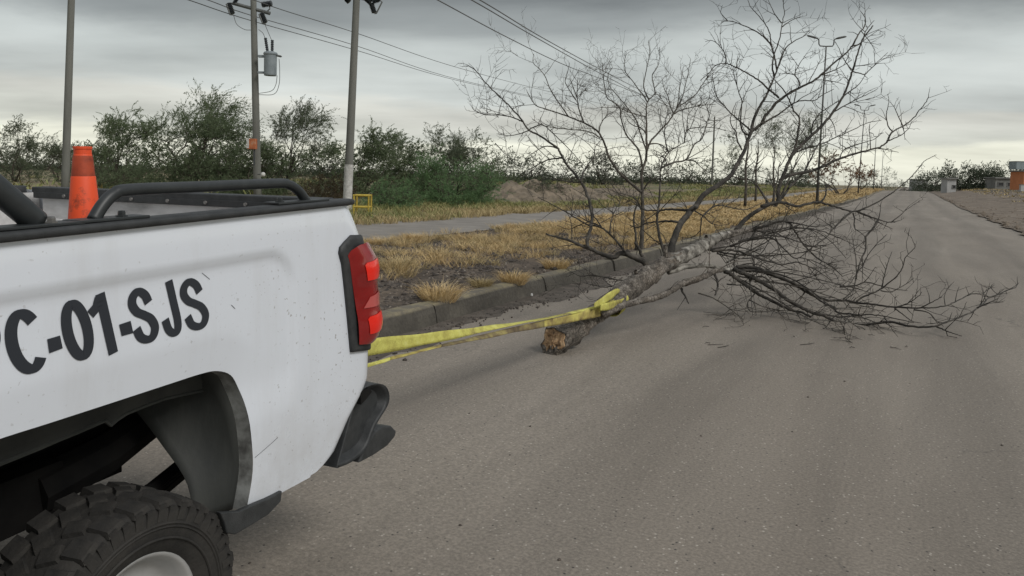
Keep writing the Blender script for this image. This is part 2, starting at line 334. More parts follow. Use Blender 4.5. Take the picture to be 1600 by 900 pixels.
M_BED = mat('scratched_bed_paint', [(0.25, 0.245, 0.24), (0.5, 0.49, 0.48), (0.66, 0.65, 0.64)], scale=9, rough=0.6, ramp=(.3, .6), stretch=(1, .35, 1))
M_LENS = mat('red_lens', [(0.20, 0.006, 0.006), (0.30, 0.010, 0.010)], scale=3, rough=0.14, coat=.6, spec=.6)
M_LENSB = mat('lit_red_lens', (0.72, 0.018, 0.008), rough=0.2, coat=.5, emis=((1.0, 0.03, 0.012), 0.07))
M_LENSP = mat('clear_pink_lens', (0.50, 0.10, 0.09), rough=0.12, coat=.6)
M_GLASS = mat('tinted_glass', (0.01, 0.012, 0.014), rough=0.05, spec=.8)
M_CHROME = mat('bolt_metal', (0.25, 0.24, 0.23), rough=0.4, metal=.8)
def conex(m, t, b, src, out):
    n_ = noise_node(t, src, 8, 8, 0.75); f = ramp_node(t, n_, [(0.53, G3(0)), (0.63, G3(.85))])
    c = mixc(t, f, (0.80, 0.085, 0.02), (0.10, 0.035, 0.02)); t.links.new(c, b.inputs['Base Color'])
M_CONE = mat('cone_orange', (0.7, 0.08, 0.02), rough=0.6, extra=conex)
M_CONED = mat('cone_dirty_band', [(0.16, 0.03, 0.015), (0.40, 0.06, 0.02), (0.5, 0.08, 0.03)], scale=12, rough=0.7)
def strapx(m, t, b, src, out):
    c = ramp_node(t, noise_node(t, src, 3.5, 7, 0.75), [(0.34, (0.15, 0.11, 0.05)), (0.45, (0.42, 0.38, 0.09)), (0.56, (0.57, 0.55, 0.13)), (0.7, (0.66, 0.64, 0.27))])
    t.links.new(c, b.inputs['Base Color'])
M_STRAP = mat('yellow_webbing', (0.6, 0.55, 0.1), rough=0.8, bump=.3, bscale=120, extra=strapx)
M_STRAPD = mat('muddy_webbing', [(0.13, 0.085, 0.045), (0.36, 0.29, 0.09), (0.56, 0.50, 0.13)], scale=6, rough=0.85)
M_STRAPU = mat('shaded_muddy_webbing', [(0.07, 0.05, 0.03), (0.16, 0.12, 0.06), (0.30, 0.25, 0.09)], scale=6, rough=0.85)  # muddy webbing with the shade of the strand's underside put into the colour
M_ORWALL = mat('orange_wall_paint', [(0.46, 0.17, 0.07), (0.54, 0.21, 0.09)], scale=.8, rough=0.9)
M_WHITEW = mat('pale_wall', [(0.36, 0.36, 0.35), (0.46, 0.46, 0.45)], scale=.5, rough=0.9)
M_GREYW = mat('grey_wall', [(0.16, 0.16, 0.15), (0.24, 0.24, 0.225)], scale=.6, rough=0.9)
M_TANK = mat('grey_tank', [(0.20, 0.24, 0.245), (0.27, 0.31, 0.315)], scale=1, rough=0.7)
M_DARK = mat('dark_opening', (0.02, 0.02, 0.02), rough=0.6)
M_SLAB = mat('pale_concrete', [(0.25, 0.235, 0.205), (0.34, 0.32, 0.29)], scale=.6, rough=0.9)
M_TAN = mat('mound_soil', [(0.10, 0.082, 0.06), (0.17, 0.138, 0.10), (0.23, 0.185, 0.135)], scale=1.6, rough=0.95, bump=.8, bscale=3)
M_LITTER = mat('white_scrap', (0.6, 0.6, 0.58), rough=0.8)

# ================================================================ SETTING
ROADM = Matrix.Rotation(-TH, 4, 'Z')
def roadobj(o): o.matrix_world = ROADM; return o
def strip(name, ls, ss, zf, mtl, label):
    mb = MB(); mb.grid([[(l, s, zf(s, l)) for l in ls] for s in ss])
    mb.f = [tuple(reversed(f)) if False else f for f in mb.f]
    o = roadobj(mb.build(name, mtl, smooth=True)); return tag(o, label, kind='structure')
def frange(a, b, n): return [a+(b-a)*i/n for i in range(n+1)]
SS = frange(-60, 60, 60) + frange(64, 420, 60)[0:] + [500, 650, 900, 1300, 2000, 3500]
LS0 = [-3500, -1500, -700, -350, -200, -140, -100, -75, -60, -50, -42, -36, -30, -26, -22, -19, -16, -13.6, -10.4, -7, -4.97, -4.93, 0, 4.0, 4.6, 6, 8, 10, 13, 17, 24, 40, 80, 200, 600, 1500, 3500]
def zbase(s, l):
    if -4.95 < l <= 4.05: return crest(s) - .06
    return gz(*road(s, l)) - (.05 if -14 < l < 14 else 0) + (.12*sin(l*.9+s*.13)*sin(s*.21) if -60 < l < -19 and s < 300 else 0)
strip('ground', LS0, SS, zbase, M_FIELD, 'open dry field ground of tan soil and patchy grass')
def zroad(s, l): return crest(s) - .0022*(l+.4)**2
strip('road', frange(-4.86, 4.0, 14), SS, zroad, M_ASPH, 'worn brown grey asphalt road running to the horizon')
def bump2(s, l): return .03*sin(s*2.1+l*1.3)*sin(l*2.7-s*.7) + .02*sin(s*5.3+1)*sin(l*4.1)
strip('median', frange(-10.5, -5.02, 26), frange(-20, 60, 170)+SS[61:], lambda s, l: gz(*road(s, l)) + .012 + (bump2(s, l) if -10.3 < l < -5.2 else 0), M_MEDIAN, 'stony brown soil median between the two roads')
strip('service_road', frange(-14.2, -10.35, 6), SS, lambda s, l: gz(*road(s, l)) + .03 - .0*(l), M_ASPH2, 'narrow grey asphalt road beyond the stony median')
rs = random.Random(3)
RE = {}
def redge(s): return 3.9 + .12*sin(s*.9) + .08*sin(s*2.3+1) + .05*sin(s*5.1)
ss_r = frange(-30, 60, 150) + SS[61:]
mb = MB()
mb.grid([[(redge(s) + t*(26-redge(s)) if t else redge(s), s, (crest(s) + .006 if t == 0 else gz(*road(s, redge(s)+t*(26-redge(s)))) + .02 + (.022*sst(0, .03, t))*(1+.5*sin(s*1.7+t*40)))) for t in (0, .01, .03, .06, .1, .16, .25, .4, .6, .8, 1)] for s in ss_r])
tag(roadobj(mb.build('shoulder', M_SHOULD, smooth=True)), 'bare dirt shoulder along the right edge of the road', kind='structure')
# strip of silt along the gutter, ragged edge
mb = MB(); rows = []
for s in frange(2, 60, 200):
    w = .42 + .16*sin(s*1.3) + .1*sin(s*3.7+2) + .05*sin(s*9.1)
    if s > 30: w *= .8
    rows.append([(-4.84, s, zroad(s, -4.84)+.02), (-4.84+w*.5, s, zroad(s, -4.84+w*.5)+.012), (-4.84+w, s, zroad(s, -4.84+w)+.003)])
mb.grid(rows); tag(roadobj(mb.build('gutter_silt', M_GUTTER, smooth=True)), 'dark silt lying in the gutter along the kerb', kind='structure')
# kerb: cast lengths with open joints
kerb = thing('kerb', (0, 0, 0), 'long grey concrete kerb edging the stony median', None, M=ROADM); kerb['kind'] = 'structure'
kp = [(-4.80, -.08), (-4.835, .10), (-4.855, .165), (-4.89, .195), (-5.04, .20), (-5.06, .10), (-5.06, -.08)]
# joint seen at pixel (690,492)
s0 = 7.50; k = 0; s = s0 - 3*3.05
while s < 184:
    ln = 3.05 if s < 60 else 6.1
    mb = MB(); rk = random.Random(k); dl = rk.uniform(-.012, .012); dz = rk.uniform(-.008, .008)
    m_ = 6; rows = []
    for i in range(m_+1):
        gp = .026 if s < 14 else .012; q = s + gp + (ln-2*gp)*i/m_
        rows.append([(l+dl+(rk.uniform(-.006, .006) if 0 < j < 5 else 0), q, z+crest(q)+dz+(rk.uniform(-.008, .006) if 2 <= j <= 4 else 0)) for j, (l, z) in enumerate(kp)])
    mb.grid(rows)
    for r_ in (rows[0], rows[-1]): mb.poly(r_ if r_ is rows[-1] else r_[::-1])
    mb.build('kerb_stone', M_KERB, kerb, recalc=True); s += ln; k += 1

# ---------------------------------------------------------------- stones, grass
def pebble(mb, x, y, z, r, rg):
    k = len(mb.v); a0 = rg.random()*6; fl = rg.uniform(.45, .8)
    ring = [(x+r*rg.uniform(.7, 1.15)*cos(a0+i*pi/3)*1.0, y+r*rg.uniform(.7, 1.15)*sin(a0+i*pi/3), z+rg.uniform(-.1, .25)*r*fl) for i in range(6)]
    mb.v += ring; mb.v.append((x+rg.uniform(-.3, .3)*r, y+rg.uniform(-.3, .3)*r, z+r*fl)); mb.v += [(p[0], p[1], z-r) for p in ring]
    for i in range(6):
        j = (i+1) % 6; mb.f.append((k+i, k+j, k+6)); mb.f.append((k+7+i, k+7+j, k+j, k+i))
rg = random.Random(11)
md = MB(); mpale = MB()
def med_clump(s, l): return .5+.5*sin(s*1.7+l*2.3+.6)*sin(l*1.9-s*.8)
for i in range(19000):
    s = 5.2 + 20*rg.random()**1.9; l = rg.uniform(-10.4, -5.1)
    c = med_clump(s, l)
    if rg.random() > .3 + c: continue
    r = min(.085, .0095*exp(rg.gauss(.5, .62))); x, y = road(s, l); z = gz(x, y)+.012+bump2(s, l)
    pebble(mpale if rg.random() < .26 and r < .026 else md, x, y, z+.2*r, r, rg)
tag(md.build('gravel', M_ROCK), 'dark broken stones scattered over the median soil', kind='stuff')
tag(mpale.build('gravel', M_PEB), 'pale pebbles scattered over the median soil', kind='stuff')
mb = MB()
for i in range(2200):
    s = 3.5 + 26*rg.random()**1.5; l = -4.8 + abs(rg.gauss(0, .26)); 
    if l > -3.9: continue
    x, y = road(s, l); r = min(.035, .007*exp(rg.gauss(.3, .6))); pebble(mb, x, y, zroad(s, l)+.012, r, rg)
for i in range(90):      # loose grit on the carriageway
    s = rg.uniform(1, 16); l = rg.uniform(-4.2, 3.8); x, y = road(s, l); r = rg.uniform(.004, .011); pebble(mb, x, y, zroad(s, l)+.3*r, r, rg)
tag(mb.build('grit', M_ROCK), 'dark grit and small stones lying along the gutter', kind='stuff')
mb = MB()
for s, l in ((6.0, -5.6), (8.2, -7.5), (9.9, -4.75), (7.1, -6.4)):
    x, y = road(s, l); pebble(mb, x, y, (gz(x, y)+.02 if l < -4.9 else .02), .022, rg)
tag(mb.build('litter', M_LITTER), 'small white scraps lying on the soil and gutter', kind='stuff')

def tuft(mb, x, y, z, n, h, w, rg, lean=.6, bw=.006):
    for i in range(n):
        a = rg.random()*2*pi; r0 = w*.35*sqrt(rg.random()); bx, by = x+r0*cos(a), y+r0*sin(a)
        a2 = a + rg.gauss(0, .8); hh = h*rg.uniform(.45, 1.1); ln = lean*rg.uniform(.2, 1.3)*hh + w*.3*rg.random()
        p1 = (bx+.45*ln*cos(a2), by+.45*ln*sin(a2), z+.62*hh); p2 = (bx+ln*cos(a2), by+ln*sin(a2), z+hh*rg.uniform(.75, 1))
        a3 = rg.random()*pi; dx, dy = bw*cos(a3), bw*sin(a3); k = len(mb.v)
        mb.v += [(bx-dx, by-dy, z-.02), (bx+dx, by+dy, z-.02), (p1[0]+dx*.8, p1[1]+dy*.8, p1[2]), (p1[0]-dx*.8, p1[1]-dy*.8, p1[2]), p2]
        mb.f += [(k, k+1, k+2, k+3), (k+3, k+2, k+4)]
# countable tufts near the kerb
TUFTS = [((686, 466), .30, .52, 'low wide dry grass tuft right on the kerb edge nearest the truck'),
         ((803, 440), .24, .40, 'round dry grass tuft beside the kerb halfway to the fallen trunk'),
         ((646, 376), .26, .36, 'small golden grass clump alone at the edge of the far grey road'),
         ((612, 420), .30, .60, 'loose tan grass clump half hidden by the tail light'),
         ((752, 447), .18, .26, 'small thin grass clump between two larger tufts near the kerb'),
         ((868, 418), .26, .42, 'golden grass clump at the kerb just left of the bare branches'),
         ((583, 382), .22, .34, 'short golden clump level with the top of the tail light')]
for (px, py), h, w, lab in TUFTS:
    d = ray(px, py); p = CAM + d*((.2-CAMH)/d.z); mb = MB(); rg_ = random.Random(px)
    tuft(mb, 0, 0, 0, 520, h*.8, w*1.1, rg_, lean=1.15, bw=.003)
    o = mb.build('grass_tuft', M_DRY if px not in (612, 752) else M_DRY2); o.location = (p.x, p.y, gz(p.x, p.y)+.01); tag(o, lab, 'grass tuft', 'dry grass tufts on the median')
# carpet of dry golden grass (denser further back)
mb = MB(); mb2 = MB()
def gold(s, l):
    n_ = sin(s*.75+l*.9+.4)*sin(l*1.25-s*.35+1.1)+.35*sin(s*2.3)*sin(l*2.9)
    if s < 11: return .16*(n_ > .45)*(l < -6.2)
    if s < 17 and l > -6.1: return .12*(n_ > .1)
    return (.10 + .25*sst(9.5, 13, s)+ .45*sst(14, 24, s)) * (1 if n_ > -.18 else .22)
cnt = 0
for i in range(8200):
    s = 6 + 84*rg.random()**2.0; l = rg.uniform(-10.5, -5.15)
    if rg.random() > gold(s, l): continue
    x, y = road(s, l); far = sst(15, 50, s)
    tuft(mb if rg.random() < .8 else mb2, x, y, gz(x, y)+.01, int(85-65*far), rg.uniform(.10, .25), rg.uniform(.35, .7)+.5*far, rg, lean=1.1, bw=.0028+.02*far); cnt += 1
for i in range(900):
    s = 80 + 110*rg.random(); l = rg.uniform(-10.5, -5.1); x, y = road(s, l)
    tuft(mb, x, y, gz(x, y), 8, .4, 1.4, rg, lean=.7, bw=.06)
tag(mb.build('dry_grass', M_DRY), 'golden dry grass covering the back of the median', kind='stuff')
tag(mb2.build('tan_grass', M_DRY2), 'paler tan grass mixed through the golden grass', kind='stuff')
# verge beyond the service road: straw edge then green
mb = MB(); mb2 = MB()
for i in range(5200):
    s = 4 + 150*rg.random()**1.5; l = -13.7 - 9*rg.random()**1.3; x, y = road(s, l); z = gz(x, y)-.03
    far = sst(20, 90, s); d_ = -13.7-l
    g_ = d_ + 1.2*sin(s*.35+1)+.6*sin(s*.9) + rg.gauss(0, .6)
    tuft(mb2 if g_ > 1.6 else mb, x, y, z, int(26-16*far), rg.uniform(.18, .42), .5+.7*far, rg, lean=.6, bw=.010+.03*far)
tag(mb.build('straw_grass', M_DRY2), 'straw coloured grass edging the far side of the grey road', kind='stuff')
tag(mb2.build('green_grass', M_GREEN), 'green weedy grass on the verge beyond the grey road', kind='stuff')
# sparse weeds over the field
mb = MB()
for i in range(2600):
    s = 10 + 170*rg.random(); l = -22 - 50*rg.random()**1.4; x, y = road(s, l)
    if sin(s*.11+l*.2)+rg.gauss(0, .5) < .1: continue
    tuft(mb, x, y, gz(x, y)-.02, 9, rg.uniform(.25, .6), 1.1, rg, lean=.6, bw=.05)
tag(mb.build('field_weeds', M_GREEN), 'patches of green weeds over the open field', kind='stuff')
# dry weeds along the right shoulder
mb = MB()
for i in range(500):
    s = 60 + 130*rg.random(); l = 9+16*rg.random(); x, y = road(s, l)
    tuft(mb, x, y, gz(x, y), 6, .3, 1.2, rg, lean=.6, bw=.05)
mbs = MB()
for i in range(2600):
    s = 20 + 110*rg.random()**1.4; l = redge(s)+.1+9*rg.random()**1.8; x, y = road(s, l); r = min(.16, .03*exp(rg.gauss(.2, .6))); pebble(mbs, x, y, gz(x, y)+.03, r, rg)
tag(mbs.build('shoulder_stones', M_SHOULD), 'loose stones and clods scattered along the right shoulder', kind='stuff')
tag(mb.build('shoulder_weeds', M_DRY2), 'thin dry weeds on the dirt beyond the right shoulder', kind='stuff')
# soil mounds
mb = MB()
for (px, py, Y, w, h) in ((800, 312, 44, 2.6, 1.35), (838, 310, 46, 2.6, 1.5), (872, 309, 47, 2.2, 1.45), (905, 307, 50, 2.6, 1.2), (850, 313, 42, 1.6, .6), (960, 303, 62, 5, 1.0)):
    c = at(px, py, Y); zb = gz(c.x, c.y)-.15; rows = []
    rm = random.Random(px)
    for i in range(29):
        row = []
        for j in range(29):
            u_, v_ = (i/14-1), (j/14-1); r2 = u_*u_+v_*v_
            z = h*exp(-2.6*r2)+.10*h*sin(u_*9+px)*sin(v_*8+1)*exp(-2*r2) - .12 + rm.gauss(0, .045)*(r2 < .9) + .07*sin(u_*23+px)*sin(v_*19)*exp(-r2)
            row.append((c.x+u_*w*1.25, c.y+v_*w*1.25, zb+z))
        rows.append(row)
    mb.grid(rows)
tag(mb.build('dirt_mound', M_TAN, smooth=False), 'row of low tan soil mounds beyond the service road', kind='structure')
# concrete slab remains on the right
for (a, b, lab) in (((1548, 306, 1600, 318), 112, 'large pale concrete slab lying on the dirt right of the road'), ((1520, 302, 1556, 307), 128, 'thin pale concrete slab farther back on the dirt')):
    x0, y0, x1, y1 = a; p0 = at(x0, y0, b); p1 = at(x1+30, (y0+y1)/2, b*.9); z = min(p0.z, p1.z); mb = MB()
    q = [(p0.x, p0.y), (p1.x, p1.y), (p1.x+2, p1.y-5), (p0.x+4, p0.y-7)]
    mb.prism([(x, y, gz(x, y)-.1) for x, y in q], (0, 0, .3)); tag(mb.build('concrete_slab', M_SLAB, recalc=True), lab, 'slab', 'slabs')

# ---------------------------------------------------------------- trees
def leafmesh(P, Dr, n, spread, size, rs_, aspect=.32, droop=.5, slen=.6):
    """n leaves set along curved sprays that start around the branch tips P and sweep outwards"""
    P = np.asarray(P); Dr = np.asarray(Dr); per = 20; m = max(1, n//per); idx = rs_.integers(0, len(P), m)
    o = P[idx] + rs_.normal(0, 1, (m, 3))*np.array(spread); d = Dr[idx] + rs_.normal(0, .45, (m, 3)) + np.array((.30, 0, .10)); d /= np.linalg.norm(d, axis=1)[:, None]+1e-9
    bend = rs_.normal(0, .35, (m, 3)); bend[:, 2] -= droop*rs_.uniform(.2, 1.1, m); L_ = slen*rs_.uniform(.5, 1.3, m)
    t = (np.arange(per)+rs_.random((m, per)))/per; t3 = t[:, :, None]
    c = o[:, None, :] + L_[:, None, None]*(d[:, None, :]*t3 + .5*bend[:, None, :]*t3**2) + rs_.normal(0, .028, (m, per, 3))
    tan_ = d[:, None, :] + bend[:, None, :]*t3; c = c.reshape(-1, 3); k = len(c)
    d2 = tan_.reshape(-1, 3) + rs_.normal(0, .38, (k, 3)); d2 /= np.linalg.norm(d2, axis=1)[:, None]+1e-9
    r = rs_.normal(0, 1, (k, 3)); w = np.cross(d2, r); w /= np.linalg.norm(w, axis=1)[:, None]+1e-9
    S_ = (size*rs_.uniform(.55, 1.35, k))[:, None]; a = d2*S_; b = w*S_*aspect
    V = np.stack([c-a*.5, c+b*.5, c+a*.5, c-b*.5], 1).reshape(-1, 3); F = np.arange(4*k).reshape(-1, 4)
    return V, F
def npobj(name, V, F, mtl, parent):
    me = bpy.data.meshes.new(name); me.vertices.add(len(V)); me.vertices.foreach_set('co', np.ascontiguousarray(V, np.float32).ravel())
    me.loops.add(F.size); me.loops.foreach_set('vertex_index', F.ravel().astype(np.int32)); me.polygons.add(len(F))
    me.polygons.foreach_set('loop_start', np.arange(0, F.size, F.shape[1], dtype=np.int32)); me.update(calc_edges=True); me.validate()
    me.materials.append(mtl); o = bpy.data.objects.new(name, me); COL.objects.link(o); o.parent = parent; return o
def tree(name, lab, cat, px, Y, W_, H_, seed, leaf=M_LEAF, nl=9000, size=.17, stems=4, levels=4, skirt=.0, group=None, bark=M_WOOD, base=None, thick=.10, up=.5, spread=.16, droop=.5, aspect=.32, levelz=0.0):
    if base is None:
        p = at(px, 285, Y); base = (p.x, p.y, gz(p.x, p.y)-.05)
    nl = int(nl*2.3); size *= .74; aspect *= .72; spread *= .9; slen = .12*(W_*H_)**.5; rt = thing(name, base, lab, cat, group); rg = random.Random(seed); rs_ = np.random.default_rng(seed)
    segs = []; tips = []; dirs = []
    def grow(p, d, ln, r, lv):
        pts = [p]; rad = [r]; q = p.copy(); dd = d.copy(); m = 4
        for i in range(m):
            dd = (dd + Vector((rg.gauss(0, .22), rg.gauss(0, .22), rg.gauss(0.02, .16)))).normalized(); q = q + dd*ln/m; pts.append(q.copy()); rad.append(r*(1-.5*(i+1)/m))
        segs.append((pts, rad, lv))
        if lv >= levels-1:
            for i in (1, 2, 3, 4): tips.append(tuple(pts[i])); dirs.append(tuple(dd))
        if lv < levels:
            for c_ in range(rg.choice((2, 3, 3)) if lv else 3):
                i = rg.choice((2, 3, 4, 4)); ax = Vector((rg.gauss(0, 1), rg.gauss(0, 1), rg.gauss(.25, .55))).normalized()
                nd_ = (dd*.85 + ax*.75).normalized(); grow(pts[i], nd_, ln*rg.uniform(.58, .82), rad[i]*.7, lv+1)
    for k in range(stems):
        a = 2*pi*k/stems + rg.uniform(-.5, .5); out = rg.uniform(.35, .9) if stems > 1 else .12
        grow(Vector((.05*cos(a), .05*sin(a), 0)), Vector((out*cos(a), out*sin(a), up+.4)).normalized(), 1.0, thick, 0)
    A_ = np.array(tips); ext = np.percentile(np.abs(A_[:, :2]), 97)*2; zt = np.percentile(A_[:, 2], 98.5); fx, fz = W_/max(ext, .1), H_/max(zt, .1)
    f3 = np.array((fx, fx, fz)); A_ = A_*f3; D_ = np.array(dirs)*f3; D_ /= np.linalg.norm(D_, axis=1)[:, None]
    mb = MB()
    for pts, rad, lv in segs:
        sc_ = min(fx, fz); mb.tube([Vector((p.x*fx, p.y*fx, p.z*fz)) for p in pts], [max(.006, r*sc_*.55) for r in rad], 6 if lv < 2 else 4, cap=False)
    mb.build('trunk', bark, rt, smooth=True)
    ns = int(nl*skirt); V, F = leafmesh(A_, D_, nl-ns, (spread,)*3, size, rs_, aspect, droop, slen)
    npobj('crown', V, F, leaf, rt)
    if ns:
        th_ = rs_.random(400)*2*pi; rr = np.sqrt(rs_.random(400))*W_*.46; cs = np.stack([rr*np.cos(th_), rr*np.sin(th_), rs_.random(400)*H_*.42*(1-.5*rr/(W_*.46))], 1)
        V, F = leafmesh(cs, rs_.normal(0, 1, (400, 3))+np.array((0, 0, .7)), ns, (.2, .2, .15), size, rs_, aspect, .3, slen); npobj('foliage', V, F, leaf, rt)
    return rt
TREES = 'trees behind the utility poles'
tree('mesquite_tree', 'grey green sparse tree at the far left edge behind the leftmost pole', 'tree', 22, 52, 4.6, 4.0, 1, M_LEAF3, 7000, .17, skirt=.15, group=TREES)
tree('mesquite_tree', 'small thin tree just left of the orange cone', 'tree', 92, 58, 3.4, 3.2, 2, M_LEAF3, 4500, .16, skirt=.2, group=TREES)
tree('mesquite_tree', 'tall wide mesquite filling the gap between cone and transformer pole', 'tree', 285, 43, 7.6, 5.3, 3, M_LEAF, 20000, .19, stems=5, skirt=.3, group=TREES)
tree('mesquite_tree', 'lower bushy tree behind the orange cone, left of the tallest mesquite', 'tree', 185, 45, 5.0, 4.2, 4, M_LEAF, 13000, .18, skirt=.35, group=TREES)
tree('mesquite_tree', 'open feathery tree immediately right of the transformer pole', 'tree', 440, 45, 5.6, 4.9, 5, M_LEAF3, 11000, .17, stems=4, skirt=.2, group=TREES)
tree('mesquite_tree', 'dense dark tree right behind the concrete pole with white base', 'tree', 560, 43, 5.6, 3.6, 6, M_LEAF, 16000, .18, skirt=.4, group=TREES)
tree('mesquite_tree', 'loose topped tree standing behind the bright green bush', 'tree', 690, 50, 5.6, 4.1, 8, M_LEAF3, 12000, .17, skirt=.35, group=TREES)
tree('mesquite_tree', 'low tree filling in below the transformer pole', 'tree', 400, 41, 4.4, 2.6, 9, M_LEAF, 10000, .18, skirt=.5, group=TREES)
tree('mesquite_tree', 'narrow tree between the white based pole and the loose topped tree', 'tree', 632, 47, 3.2, 3.5, 12, M_LEAF, 7500, .17, skirt=.4, group=TREES)
tree('mesquite_tree', 'low dark tree to the left of the transformer pole, under the tallest mesquite', 'tree', 335, 40, 4.0, 2.5, 31, M_LEAF, 9000, .18, skirt=.5, group=TREES)
tree('bush', 'bright green rounded bush beyond the verge', 'bush', 703, 38, 4.2, 2.35, 10, M_LEAF2, 17000, .13, stems=7, skirt=.5, spread=.2, up=.1)
tree('bush', 'dark bush at the right end of the roadside thicket', 'bush', 763, 47, 2.8, 2.2, 11, M_LEAF, 9000, .14, stems=6, skirt=.5, up=.2)
tree('bush', 'small grey bush growing on the soil mounds', 'bush', 852, 46, 2.6, 1.5, 13, M_LEAF3, 3500, .12, stems=6, skirt=.4, up=.1)
tree('bush', 'low green bush right of the yellow frame', 'bush', 610, 33, 2.6, 1.2, 14, M_LEAF2, 6500, .12, stems=6, skirt=.6, up=.1)
tree('bush', 'brown dry bush low behind the truck tailgate', 'bush', 510, 36, 2.8, 1.2, 15, leafm('dry_leaf', (0.06, 0.05, 0.03), (0.12, 0.09, 0.05)), 6000, .12, stems=6, skirt=.6, up=.1)
tree('bush', 'low scrub right behind the orange cone', 'bush', 160, 38, 3.6, 1.3, 16, M_LEAF, 6000, .13, stems=6, skirt=.6, up=.1)
# far dark tree line across the field
far_lab = 'distant dark tree in the line along the far side of the field'
fr = random.Random(21); x_ = -30
while x_ < 1120:
    Y = fr.uniform(125, 160); w_ = fr.uniform(7, 12)
    tree('distant_tree', far_lab, 'tree', x_, Y, w_, fr.uniform(3.6, 5.6), 100+x_, M_LEAF4, 4600, .32, stems=5, levels=3, skirt=.62, spread=.5, group='distant trees along the field edge', aspect=.5); x_ += int(w_*1200/Y*.62)
for px, Y, w_, h_ in ((1150, 170, 12, 4.5), (1225, 180, 14, 5), (1255, 190, 12, 4)):
    tree('distant_tree', far_lab, 'tree', px, Y, w_, h_, 200+px, M_LEAF4, 4600, .32, stems=5, levels=3, skirt=.62, spread=.5, group='distant trees along the field edge', aspect=.5)
# median trees further along
def on_median(px, l):
    r = (px-800)/FPX; k_ = r*cos(TH)-sin(TH); Y = l/k_; p = at(px, 290, Y); return (p.x, p.y, gz(p.x, p.y)-.03), Y
b_, Y = on_median(1208, -6.9)
tree('median_tree', 'pale trunked tree with thin dark leaves on the median behind the fallen tree', 'tree', 0, 0, 5.6, 5.4, 44, M_LEAF3, 6500, .13, stems=3, base=b_, bark=M_SAPL, thick=.09, up=.8, group='trees on the median')
for px, l, w_, h_, sd_, lf, n_, lab in ((1313, -7.0, 6.2, 4.6, 45, M_RUST, 1500, 'small median tree with sparse rust coloured leaves'),
                                   (1347, -7.4, 5.6, 4.4, 46, M_RUST, 1100, 'second rusty median tree, farther along and darker'),
                                   (1372, -7.5, 10, 6.0, 47, M_LEAF4, 3500, 'dense grey green median tree near the end of the road')):
    b_, Y = on_median(px, l); tree('median_tree', lab, 'tree', 0, 0, w_, h_, sd_, lf, n_, .34, stems=3, base=b_, bark=M_WOOD, thick=.09, up=.6, spread=.3, group='trees on the median', skirt=.0 if lf is M_RUST else .4)
for px, l, hh in ((1165, -8.2, 5.0), (1181, -9.4, 4.6)):
    b_, Y = on_median(px, l); o = thing('bare_sapling', b_, 'thin bare sapling trunk, %s of a pair behind the fallen tree' % ('left' if px < 1170 else 'right'), 'sapling', 'bare saplings on the median')
    mb = MB(); rr = random.Random(px); mb.tube([(0, 0, 0), (.03, 0, 1.2), (-.03, .05, 2.4), (.08, 0, 3.6), (.05, 0, hh)], [.09, .075, .06, .04, .012], 6); mb.build('trunk', M_SAPL, o, smooth=True)
    mb = MB()
    for k in range(9):
        z = 2+rr.random()*2.2; a = rr.random()*6.3; L_ = rr.uniform(.6, 1.3); mb.tube([(0, 0, z), (.5*L_*cos(a), .5*L_*sin(a), z+.45*L_), (.8*L_*cos(a+.3), .8*L_*sin(a+.3), z+1.1*L_)], [.03, .02, .006], 5)
    mb.build('branches', M_SAPL, o, smooth=True)
# right side trees in the distance
for i, (px, Y, w_, h_, lab) in enumerate(((1455, 190, 10, 5.4, 'leftmost distant round tree at the end of the road'), (1478, 165, 8, 4.9, 'distant tree just left of the small pale house'),
      (1503, 150, 9, 5.2, 'distant dark tree between the small pale house and the long grey building'), (1525, 150, 9, 5.0, 'distant wide tree directly left of the long grey building'), (1545, 145, 7, 3.8, 'low distant tree in front of the long grey building'),
      (1566, 170, 10, 5.8, 'distant tree rising behind the long grey building next to the orange house'), (1432, 260, 12, 4.6, 'farthest low tree just right of where the road ends'))):
    p = at(px, 290, Y); tree('distant_tree', lab, 'tree', px, Y, w_, h_, 300+i, M_LEAF4, 6000, .28, stems=5, levels=3, skirt=.45, spread=.45, group='distant trees right of the road', aspect=.5, base=(p.x, p.y, gz(p.x, p.y)-.2))

# ---------------------------------------------------------------- buildings on the right
def basis(px, Y): p = at(px, 290, Y); return Vector((p.x, p.y, gz(p.x, p.y)))
def building(name, lab, px0, px1, ytop, Y, depth, wallm, group=None):
    p0 = basis(px0, Y); p1 = basis(px1, Y); x0, x1 = p0.x, p1.x; zb = min(p0.z, p1.z)-.3; zt = at((px0+px1)/2, ytop, Y).z
    o = thing(name, ((x0+x1)/2, Y, zb), lab, 'building', group); w_ = x1-x0; h_ = zt-zb
    mb = MB(); mb.box((0, depth/2, h_/2), (w_, depth, h_)); mb.build('wall', wallm, o)
    mb = MB(); mb.box((0, depth/2-.1, h_+.11), (w_+.5, depth+.5, .22)); mb.build('roof', M_GREYW, o); return o, w_, h_
def window(o, x, z, w_, h_):
    mb = MB()
    for dx, dz, a, b in ((0, h_/2, w_+.12, .08), (0, -h_/2, w_+.2, .1), (-w_/2, 0, .08, h_), (w_/2, 0, .08, h_)): mb.box((x+dx, -.03, z+dz), (a, .1, b))
    f = mb.build('window', M_GREYW, o); mb = MB(); mb.box((x, -.012, z), (w_-.06, .03, h_-.06)); mb.build('pane', M_DARK, f)
oh, w_, h_ = building('orange_house', 'flat roofed orange house at the right edge of the picture', 1599, 1665, 269, 118, 3.2, M_ORWALL)
window(oh, -w_/2+2.0, h_-1.05, 1.6, .62); window(oh, .6, h_-1.1, 1.4, 1.0)
mb = MB(); mb.box((-w_/2+4.2, -.02, 1.2), (1.0, .06, 2.1)); mb.build('door', M_WHITEW, oh)
